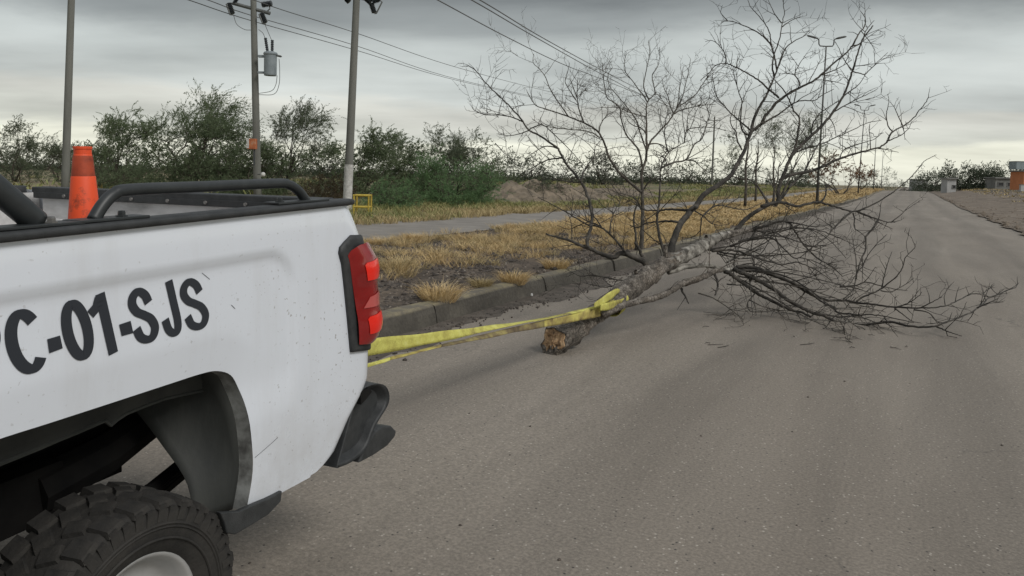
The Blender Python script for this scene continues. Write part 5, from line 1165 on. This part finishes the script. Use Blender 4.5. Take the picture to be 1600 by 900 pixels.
B(9.8, 10.0, 1.6, .8, [(1096, 340), (1095, 356), (1093, 372), (1088, 384)], tw=3)
B(9.9, 10.2, 1.5, .7, [(1086, 330), (1100, 338), (1110, 348), (1126, 352), (1140, 349)], tw=4)
# --- right-hand upper limbs
B(11.0, 11.6, 5.0, 3.0, [(1150, 361), (1162, 346), (1180, 331), (1202, 320), (1216, 315), (1226, 304), (1232, 294)], tw=2)
B(11.5, 12.3, 2.4, .9, [(1232, 294), (1244, 281), (1256, 269), (1266, 250), (1275, 232), (1281, 222), (1290, 213)], tw=3)
B(11.4, 12.3, 4.0, 1.5, [(1216, 316), (1216, 300), (1219, 286), (1225, 272), (1235, 247), (1250, 229), (1265, 214), (1282, 199), (1298, 180), (1312, 160), (1321, 143), (1327, 127), (1332, 112), (1335, 101), (1341, 81), (1347, 63), (1357, 49), (1364, 40)], tw=2.4)
B(12, 12.3, 1.2, .6, [(1333, 112), (1342, 114), (1351, 116), (1360, 108), (1372, 96), (1387, 82)], tw=3)
B(12, 12.2, 1.2, .6, [(1330, 110), (1322, 98), (1317, 90), (1311, 76), (1305, 65)], tw=3)
B(12, 12.3, 1.3, .6, [(1316, 152), (1330, 141), (1341, 133), (1351, 119), (1353, 112)], tw=3)
B(11.9, 12.3, 1.4, .6, [(1302, 175), (1318, 166), (1335, 157), (1345, 152), (1354, 148), (1364, 143), (1372, 138)], tw=3)
B(11.9, 12.2, 1.7, .8, [(1268, 213), (1268, 206), (1270, 194), (1276, 184), (1282, 176), (1294, 168), (1305, 161), (1312, 158)], tw=3)
B(11.6, 12.0, 2.6, 1.2, [(1234, 250), (1240, 236), (1244, 224), (1247, 204), (1249, 185), (1240, 173), (1233, 155), (1223, 139), (1209, 124)], tw=2.5)
B(11.5, 12.4, 3.2, 1.0, [(1220, 282), (1232, 274), (1253, 270), (1279, 263), (1305, 251), (1324, 244), (1340, 239), (1372, 231), (1381, 226), (1388, 219), (1391, 211), (1396, 205), (1411, 197), (1425, 187), (1437, 172), (1445, 162), (1451, 151)], tw=2.2)
B(12.2, 12.4, 1.3, .6, [(1395, 206), (1388, 197), (1385, 182), (1386, 172), (1389, 159), (1387, 147)], tw=3, tl_=.25)
B(12.2, 12.4, 1.2, .6, [(1411, 197), (1404, 183), (1398, 169), (1391, 159)], tw=3, tl_=.25)
B(12.1, 12.3, 1.1, .6, [(1372, 232), (1388, 234), (1396, 236), (1404, 238)], tw=2, tl_=.2)
B(12.1, 12.3, 1.3, .6, [(1388, 220), (1400, 215), (1411, 209), (1420, 200), (1424, 190)], tw=3, tl_=.25)
B(12.2, 12.3, 1.0, .5, [(1411, 198), (1413, 207), (1414, 218)], tw=2, tl_=.2)
B(11.9, 12.3, 1.2, .6, [(1312, 248), (1315, 239), (1321, 231), (1313, 226), (1311, 220), (1313, 213)], tw=3, tl_=.25)
B(12.0, 12.5, 1.2, .6, [(1321, 232), (1336, 227), (1352, 222), (1367, 217), (1378, 208)], tw=3, tl_=.25)
B(11.7, 12.3, 1.5, .7, [(1243, 238), (1262, 231), (1281, 226), (1305, 215), (1330, 204), (1353, 193), (1364, 190), (1377, 188)], tw=3)
# --- right middle limb
B(11.0, 12.2, 3.4, 2.0, [(1190, 322), (1216, 316), (1235, 319), (1246, 322), (1267, 317), (1279, 316), (1294, 320), (1309, 324), (1330, 330), (1340, 330)], tw=2)
B(12.2, 12.4, 2.2, 1.0, [(1338, 330), (1348, 334), (1358, 338), (1379, 345), (1388, 347), (1399, 347)], tw=2.5)
B(12.2, 12.8, 1.7, .7, [(1340, 330), (1358, 322), (1384, 308), (1396, 300), (1407, 291), (1423, 277), (1436, 262), (1444, 252), (1455, 246), (1463, 242)], tw=1.5, tl_=.25)
B(11.7, 12, 2.2, 1.4, [(1279, 317), (1286, 312), (1290, 305), (1291, 297), (1291, 288)], tw=2)
B(12.3, 10.6, 1.9, 1.6, [(1372, 344), (1362, 359), (1353, 370), (1353, 384), (1352, 392), (1342, 416), (1337, 436), (1335, 448), (1329, 458), (1318, 467)], tw=2.5)
B(12.2, 11.9, 1.4, .8, [(1333, 333), (1335, 344), (1335, 356), (1345, 364), (1353, 371)], tw=2.5)
B(12.1, 11.0, 2.0, 1.2, [(1330, 331), (1312, 347), (1297, 363), (1292, 370), (1277, 381), (1258, 394)], tw=2.5)
B(12.3, 12.5, 1.1, .6, [(1372, 344), (1375, 332), (1376, 318)], tw=3, tl_=.2)
B(12.4, 12.6, 1.2, .6, [(1393, 347), (1402, 340), (1412, 331), (1420, 322)], tw=3, tl_=.25)
B(12.3, 12.4, 1.1, .6, [(1372, 347), (1382, 352), (1395, 358)], tw=2, tl_=.2)
# --- low limbs spread over the road
B(7.85, 9.1, 6.5, 8.0, [(940, 492), (962, 482), (980, 475), (997, 471), (1020, 466), (1040, 459), (1055, 451), (1066, 443), (1084, 437)], tw=.8, m=M_BARK)
B(9.1, 9.6, 7.0, 6.0, [(1070, 442), (1090, 436), (1104, 430), (1116, 424), (1128, 422)], tw=1.5, m=M_BARK)
B(9.35, 9.9, 5.2, 5.2, [(1044, 425), (1056, 422), (1072, 417), (1090, 415), (1105, 415), (1120, 418), (1134, 422), (1148, 419)], tw=1, m=M_PALE)
B(9.8, 9.3, 4.2, 3.0, [(1132, 424), (1142, 428), (1157, 440), (1170, 449), (1183, 458), (1196, 465), (1212, 473), (1232, 483), (1252, 488), (1266, 495)], tw=2, flat=.10)
B(9.8, 9.0, 4.4, 1.2, [(1146, 419), (1154, 424), (1165, 428), (1188, 440), (1207, 451), (1220, 460), (1234, 471), (1255, 482), (1274, 490), (1292, 495), (1312, 506), (1336, 508), (1364, 506), (1392, 503), (1416, 509), (1440, 511), (1460, 510), (1476, 504), (1512, 490), (1532, 478), (1546, 465), (1568, 456), (1586, 449), (1590, 443)], tw=1.3, tl_=.2, flat=.16)
B(8.9, 8.8, 1.4, .8, [(1526, 481), (1540, 475), (1550, 471), (1560, 466)], tw=1, tl_=.2)
B(8.85, 8.6, 1.7, .9, [(1462, 510), (1474, 515), (1486, 520), (1503, 525)], tw=2, tl_=.2, flat=.05)
B(9.9, 9.7, 3.6, 1.0, [(1150, 417), (1166, 417), (1180, 418), (1202, 427), (1225, 436), (1244, 446), (1258, 455), (1270, 461), (1294, 469), (1320, 469), (1340, 473), (1368, 476), (1400, 480), (1440, 481), (1466, 480), (1482, 476), (1496, 470), (1518, 459), (1536, 459), (1550, 445)], tw=1.5, tl_=.22, flat=.34)
B(9.7, 9.6, 1.9, .9, [(1338, 471), (1348, 464), (1368, 456), (1380, 449), (1400, 432), (1410, 418), (1414, 404), (1421, 396), (1430, 386)], tw=2.5, tl_=.25)
B(9.7, 9.8, 1.3, .7, [(1378, 448), (1382, 430), (1388, 408), (1394, 393)], tw=2, tl_=.2)
B(9.9, 9.7, 1.7, .8, [(1312, 448), (1336, 446), (1347, 442), (1356, 441), (1378, 447), (1400, 452), (1418, 454)], tw=2.5, tl_=.25)
B(9.7, 9.7, 1.2, .6, [(1376, 454), (1392, 456), (1408, 448), (1420, 441), (1428, 434)], tw=2.5, tl_=.2)
B(10.4, 10.6, 1.4, .7, [(1338, 436), (1338, 420), (1337, 402), (1334, 385), (1331, 368)], tw=2.5, tl_=.2)
B(10.4, 10.7, 1.3, .6, [(1340, 424), (1348, 416), (1353, 404), (1362, 391), (1373, 378), (1386, 366)], tw=2.5, tl_=.25)
B(9.6, 9.4, 1.4, .7, [(1400, 480), (1418, 474), (1436, 462), (1440, 456)], tw=3, tl_=.25)
B(9.5, 9.3, 1.3, .7, [(1440, 480), (1460, 470), (1472, 464)], tw=3, tl_=.25)
B(10.0, 9.5, 3.4, 1.0, [(1156, 420), (1186, 424), (1217, 434), (1236, 441), (1255, 449), (1266, 457), (1276, 465), (1290, 476), (1304, 480), (1308, 488), (1340, 492), (1356, 491), (1376, 493), (1400, 498), (1428, 504)], tw=2.4, flat=.25)
B(9.4, 9.2, 1.5, .8, [(1428, 484), (1450, 488), (1460, 498), (1474, 510)], tw=2, tl_=.2, flat=.06)
B(9.5, 9.2, 1.4, .7, [(1398, 482), (1412, 492), (1426, 502), (1440, 505)], tw=2, tl_=.2)
B(9.6, 9.4, 2.0, .9, [(1270, 488), (1290, 492), (1312, 495), (1340, 494), (1366, 503), (1384, 505)], tw=3, tl_=.3, flat=.08)
B(10.2, 10.4, 2.6, 1.0, [(1112, 392), (1128, 391), (1144, 391), (1168, 397), (1192, 406), (1219, 413), (1232, 412), (1246, 410), (1267, 418), (1285, 428), (1300, 440)], tw=2.6)
B(10.9, 11.3, 2.4, 1.2, [(1160, 361), (1175, 361), (1187, 361), (1210, 364), (1228, 371), (1243, 376)], tw=2.5)
B(10.9, 10.6, 3.0, 1.0, [(1160, 360), (1190, 355), (1204, 350), (1217, 346), (1232, 347), (1240, 358), (1249, 372), (1258, 385), (1270, 397), (1282, 406), (1300, 417), (1316, 432)], tw=2.6)
B(11, 11.2, 1.8, 1.4, [(1258, 384), (1272, 385), (1288, 383)], tw=2, tl_=.2)
B(10.2, 11.3, 1.9, .8, [(1136, 410), (1156, 399), (1177, 389), (1196, 379), (1213, 367), (1226, 360), (1238, 356), (1250, 350)], tw=2.5)
B(10.7, 10.6, 2.0, .9, [(1156, 378), (1180, 374), (1206, 372), (1222, 386), (1240, 403), (1253, 403), (1276, 410), (1296, 420)], tw=2.5)
B(10.5, 10.3, 1.6, .8, [(1120, 396), (1138, 400), (1160, 404), (1180, 402), (1200, 396), (1222, 398)], tw=3)
B(10.2, 9.9, 1.6, .8, [(1150, 416), (1170, 412), (1190, 415), (1206, 424), (1230, 421), (1252, 424), (1276, 431)], tw=3)
B(10.6, 10.2, 1.5, .7, [(1232, 347), (1250, 350), (1270, 354), (1290, 352), (1300, 349)], tw=3)
B(9.9, 9.3, 2.6, 2.0, [(1116, 428), (1121, 440), (1121, 450), (1117, 461)], tw=3, tl_=.25)
B(9.2, 8.9, 2.6, 1.4, [(1064, 450), (1070, 462), (1076, 474)], tw=2, tl_=.2)
B(9.2, 8.9, 1.4, .8, [(1091, 458), (1105, 462), (1117, 467), (1138, 481), (1150, 490), (1159, 497), (1162, 508)], tw=4, tl_=.3, m=M_SAPL, flat=.03)
B(9.6, 9.2, 1.5, .8, [(1136, 444), (1160, 446), (1172, 449)], tw=3)
B(9.5, 9.2, 1.3, .7, [(1170, 468), (1190, 478), (1215, 484), (1240, 486)], tw=4, tl_=.3, flat=.03)
B(9.6, 9.3, 1.4, .7, [(1180, 458), (1168, 474), (1172, 486), (1190, 487), (1214, 485)], tw=4, tl_=.3, flat=.04)
B(10.3, 10.2, 1.8, .8, [(1148, 398), (1147, 410), (1146, 424), (1146, 440)], tw=3)
B(9.3, 9.0, 1.3, .6, [(1300, 508), (1318, 516), (1322, 528), (1332, 536)], tw=4, tl_=.3, flat=.02)
B(9.2, 9.0, 1.2, .6, [(1360, 506), (1370, 512), (1378, 519)], tw=3, tl_=.2, flat=.02)
B(8.9, 9.4, 1.6, .8, [(985, 440), (965, 437), (948, 434), (925, 430), (906, 431), (884, 420)], tw=4, tl_=.35, up=.1)
B(8.8, 9.1, 1.3, .7, [(975, 446), (962, 446), (945, 449), (930, 446), (912, 442)], tw=5, tl_=.3, up=.1)
B(9.4, 9.6, 1.2, .8, [(927, 447), (924, 436), (922, 428), (922, 414)], tw=3, tl_=.15, m=M_SAPL)
fan = random.Random(9)
for k in (0, 2, 4, 6, 8, 10, 12):      # lower fan from the fork down to the road
    ex_, ey_ = ((1176, 500), (1204, 492), (1236, 502), (1262, 478), (1292, 505), (1318, 486), (1344, 512), (1352, 478), (1384, 494), (1410, 516), (1296, 446), (1336, 456), (1376, 470))[k]
    t0_ = fan.uniform(0, .45); x0_, y0_ = 1128+t0_*190, 421+t0_*62+fan.uniform(-5, 5); Ye = min(10.6, max(8.8, ground_depth(ex_, ey_, .08))); pts = []
    sag = fan.uniform(-34, 22); ph = fan.random()*6
    for i in range(7):
        t = i/6; pts.append((x0_+(ex_-x0_)*t, y0_+(ey_-y0_)*t+sag*sin(pi*t)+7*sin(ph+6*t)*t))
    B(9.9, Ye, fan.uniform(1.4, 2.3), .8, pts, tw=2.0, tl_=.34, up=.2, m=M_SAPL if k % 3 == 2 else M_BRANCH)
for k in (0, 2, 3, 4, 6, 7):       # middle tangle right of the pale trunk
    ex_, ey_ = ((1222, 398), (1256, 376), (1292, 392), (1322, 402), (1308, 372), (1276, 428), (1240, 424), (1338, 378), (1200, 384))[k]
    x0_, y0_ = 1096+fan.uniform(0, 105), 0; y0_ = 386-(x0_-1096)*.26+fan.uniform(0, 12); pts = []; sag = fan.uniform(-26, 24); ph = fan.random()*6
    for i in range(7):
        t = i/6; pts.append((x0_+(ex_-x0_)*t, y0_+(ey_-y0_)*t+sag*sin(pi*t)+6*sin(ph+6*t)*t))
    B(10.5, fan.uniform(10, 11.4), fan.uniform(1.5, 2.3), .8, pts, tw=2.0, tl_=.34, up=.1)
# fallen bits lying on the road and by the kerb
rg = random.Random(77)
for i in range(26):
    if i < 16: px, py = rg.uniform(1080, 1420), rg.uniform(500, 545)
    else: px, py = rg.uniform(900, 1010), rg.uniform(425, 455)
    d = ray(px, py); p = CAM+d*((.006-CAMH)/d.z); a = rg.random()*6.3; L_ = rg.uniform(.04, .22)
    if sl(p.x, p.y)[1] < -4.7: continue
    mb = MB(); q = [Vector((0, 0, 0)), Vector((.5*L_*cos(a), .5*L_*sin(a), .008)), Vector((L_*cos(a+.3), L_*sin(a+.3), .004))]; mb.tube(q, [.004, .0035, .002], 4)
    if rg.random() < .5: mb.tube([q[1], q[1]+Vector((.3*L_*cos(a+1.1), .3*L_*sin(a+1.1), .01))], [.003, .0015], 4)
    o = mb.build('broken_twig', M_BRANCH); o.location = (p.x, p.y, zroad(*sl(p.x, p.y))+.004); tag(o, 'small broken twig lying on the %s' % ('road in front of the fallen crown' if i < 16 else 'gutter beside the fallen trunk'), 'twig', 'broken twigs on the road' if i < 16 else 'broken twigs in the gutter')

# ---------------------------------------------------------------- bare tree growing in the median behind the trunk
sb = at(1002, 389, 16.6); sb.z = gz(sb.x, sb.y); st = thing('bare_tree', sb, 'bare young tree with a pale thin trunk growing from the median behind the kerb', 'tree')
def Tb(*a, tw=2, **k): return branch(st, sb, *a, m=M_SAPL, rt=.0055, tw=tw*1.25, **k)
branch(st, sb, 16.6, 16.8, 4.6, 3.0, [(1002, 391), (1003, 370), (1004, 345), (1004, 315), (1003, 290), (1003, 268), (1009, 250), (1011, 228)], tw=.6, m=M_SAPL, name='trunk')
branch(st, sb, 16.5, 16.3, 2.6, 1.6, [(994, 390), (993, 365), (990, 345), (994, 322), (1000, 302)], tw=1.0, m=M_SAPL, name='trunk')
Tb(16.7, 16.4, 3.0, .9, [(1002, 300), (990, 290), (968, 270), (956, 254), (950, 242), (946, 228), (936, 208), (924, 198), (912, 192), (888, 182), (864, 174), (840, 166), (832, 158), (824, 144)], tw=1.8, tl_=.6)
Tb(16.4, 16.8, 1.3, .7, [(888, 182), (874, 162), (860, 140), (852, 120), (843, 108), (833, 98), (834, 84)], tw=2, tl_=.5)
Tb(16.4, 16.2, 1.5, .7, [(912, 192), (904, 168), (902, 154), (902, 138), (903, 121)], tw=2.2, tl_=.5)
Tb(16.2, 16.0, 1.1, .6, [(900, 156), (893, 146), (886, 134), (883, 126), (887, 112), (890, 98)], tw=2, tl_=.5)
Tb(16.2, 16.0, 1.1, .6, [(902, 152), (896, 138), (892, 126), (890, 122)], tw=2, tl_=.4)
Tb(16.4, 16.0, 1.2, .7, [(938, 216), (926, 208), (912, 204), (886, 202), (862, 199), (848, 196), (832, 186)], tw=2, tl_=.5)
Tb(16.4, 16.6, 1.3, .6, [(936, 206), (938, 196), (942, 188), (949, 178), (950, 164)], tw=2.4, tl_=.5)
Tb(16.8, 16.9, 2.4, 1.1, [(1011, 230), (1010, 215), (1010, 190), (1010, 168), (1013, 157), (1019, 151), (1026, 144)], tw=1.8, tl_=.5)
Tb(16.9, 17.2, 1.2, .6, [(1024, 148), (1022, 135), (1019, 118), (1027, 105), (1031, 88), (1030, 74)], tw=2, tl_=.4)
Tb(16.9, 17.0, 1.3, .6, [(1012, 160), (1006, 150), (998, 140), (988, 126), (976, 110), (976, 96), (977, 80)], tw=2, tl_=.5)
Tb(16.9, 17.2, 1.3, .6, [(1014, 156), (1006, 138), (1007, 124), (1012, 100), (1015, 80), (1013, 64)], tw=2, tl_=.4)
Tb(16.8, 16.6, 2.0, .8, [(1004, 262), (998, 236), (988, 222), (978, 210), (974, 197), (970, 184), (968, 168), (956, 158), (948, 152), (944, 130), (941, 99)], tw=2.2, tl_=.6)
Tb(16.7, 16.4, 1.6, .7, [(1010, 236), (1000, 206), (994, 188), (980, 168), (960, 144), (952, 134), (950, 118), (957, 105)], tw=2.4, tl_=.6)
Tb(16.7, 16.2, 1.1, .6, [(1008, 182), (994, 179), (980, 174), (964, 168), (948, 168), (932, 169)], tw=2.4, tl_=.5)
Tb(16.9, 17.6, 2.0, .9, [(1010, 238), (1016, 222), (1024, 212), (1038, 197), (1045, 190), (1057, 170), (1066, 163), (1087, 148), (1094, 137), (1103, 124), (1115, 113)], tw=2.2, tl_=.6)
Tb(17.3, 17.8, 1.2, .6, [(1057, 171), (1060, 155), (1062, 138), (1065, 120), (1068, 104)], tw=2, tl_=.5)
Tb(17.3, 17.8, 1.2, .6, [(1058, 168), (1066, 152), (1070, 136), (1075, 115), (1079, 92)], tw=2, tl_=.5)
Tb(17.2, 17.6, 1.2, .6, [(1052, 176), (1048, 168), (1044, 152), (1038, 138), (1034, 122)], tw=2, tl_=.5)
Tb(17.2, 17.7, 1.3, .7, [(1053, 178), (1064, 172), (1084, 167), (1102, 164), (1118, 163)], tw=2.4, tl_=.5)
Tb(16.9, 17.0, 1.5, .7, [(1012, 226), (1024, 224), (1036, 228), (1042, 236), (1030, 246), (1020, 240)], tw=2.4, tl_=.5)
Tb(16.8, 16.5, 1.6, .7, [(1004, 300), (1012, 286), (1024, 278), (1040, 270), (1052, 256)], tw=2.2, tl_=.6)
Tb(16.8, 16.6, 1.6, .7, [(1003, 330), (994, 312), (978, 304), (962, 300), (946, 292)], tw=2.2, tl_=.6)
Tb(16.8, 16.9, 1.4, .6, [(1010, 210), (1002, 200), (992, 197), (982, 190), (975, 176)], tw=2.4, tl_=.5)

# ================================================================ TOW STRAP
hk = TW(*(Vector((2.76, WT/2, .50)))); e_ = at(962, 471, ty(962)-.12)
def pxof(p): u_ = p-CAM; return 800+FPX*u_.dot(RT)/u_.dot(FWD)
hx = pxof(hk); ex = 962
def sd_(px): t = (px-hx)/(ex-hx); return 1/((1-t)/hk.y+t/e_.y)
strap = thing('tow_strap', (e_.x, e_.y, .01), 'yellow webbing tow strap stretched from the truck to the fallen trunk', 'strap'); so = strap.location
def ribbon(rowsdef, m, name):
    """rows of (px, py_top, py_bottom, dYtop, dYbottom)"""
    tops, bots = [], []
    for px, a, b, da, db in rowsdef:
        Y = sd_(px); tops.append(at(px, a, Y+da)-so); bots.append(at(px, b, Y+db)-so)
    T_, _ = crspline(tops, [0]*len(tops), 6); B_, _ = crspline(bots, [0]*len(bots), 6)
    mb = MB(); mb.grid([[a+(b-a)*j/4+Vector((0, .004*sin(i*.9+j), .002*sin(i*.7+j*2))) for j in range(5)] for i, (a, b) in enumerate(zip(T_, B_))]); return mb.build(name, m, strap, smooth=True, solid=.005)
hy = 450+0
u_ = hk-CAM; hpy = CY-FPX*u_.dot(UP)/u_.dot(FWD)
ribbon([(hx+4, hpy-10, hpy+12, 0, 0), (450, 556, 586, 0, 0), (520, 541, 569, 0, 0), (578, 529.5, 556, 0, 0), (640, 523, 543.5, .0, 0), (700, 516.5, 531.5, .02, 0), (760, 509.5, 518, .05, -.02), (800, 505, 509, .08, -.05), (840, 499, 501.5, .09, -.06), (880, 490.5, 493.5, .08, -.05), (915, 482, 486, .05, -.03), (945, 473.5, 481, 0, 0), (966, 464, 476, .06, 0)], M_STRAP, 'webbing')
ribbon([(hx+2, hpy-2, hpy+10, -.05, -.05), (450, 592, 606, -.05, -.05), (520, 580, 588.5, -.05, -.05), (578, 567, 573, -.05, -.05), (610, 558.5, 563, -.04, -.08)], M_STRAP, 'webbing')
ribbon([(610, 558.5, 563, -.04, -.08), (640, 551.5, 555, -.04, -.09), (690, 539, 542.5, -.02, -.12)], M_STRAPD, 'webbing')
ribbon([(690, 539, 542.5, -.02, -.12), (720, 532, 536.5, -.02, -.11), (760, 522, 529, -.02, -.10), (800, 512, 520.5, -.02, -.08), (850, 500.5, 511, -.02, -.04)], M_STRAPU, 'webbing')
ribbon([(850, 500.5, 511, -.02, -.04), (880, 494, 506, -.02, -.02), (920, 484, 498, -.02, -.02), (950, 477, 491, -.02, -.02), (975, 470, 486, -.03, -.03)], M_STRAPD, 'webbing')
# the choker loop round the trunk and its crossing tail
i0 = min(range(len(q_ := [at(p[0], p[1], ty(p[0])) for p, r in TRK])), key=lambda i: abs(TRK[i][0][0]-960))
cen_ = at(960, 473, ty(960)); tdir = (at(985, 452, ty(985))-at(938, 487, ty(938))).normalized(); ref = tdir.cross(Vector((0, 0, 1))).normalized(); bb = ref.cross(tdir)
mb = MB(); rows = []
for i in range(29):
    a = 2*pi*i/28; sh = tdir*(.06*sin(a+.6)); c = cen_+sh
    rows.append([c+(ref*cos(a)+bb*sin(a))*(.122+.006*sin(5*a))+tdir*w-so for w in (-.05, -.02, .02, .05)])
mb.grid(rows); mb.build('choker_loop', M_STRAP, strap, smooth=True, solid=.006)
ribbon([(928, 474, 481, -.16, -.16), (940, 465, 477, -.18, -.18), (952, 456.5, 470, -.16, -.16), (963, 451.5, 460, -.10, -.10), (968, 452, 456, .0, .0)], M_STRAP, 'strap_tail')
ribbon([(938, 476, 486, -.20, -.20), (952, 472, 484, -.22, -.20), (966, 468.5, 480, -.22, -.19), (980, 464.5, 474, -.18, -.15), (991, 466, 469, -.10, -.10)], M_STRAP, 'strap_tail')
mb = MB(); mb.grid([[at(968, 478, ty(968)-.14)-so, at(974, 477, ty(968)-.14)-so], [at(970, 484, ty(968)-.15)-so, at(973, 484, ty(968)-.15)-so]]); mb.build('sewn_tag', M_LITTER, strap, solid=.002)
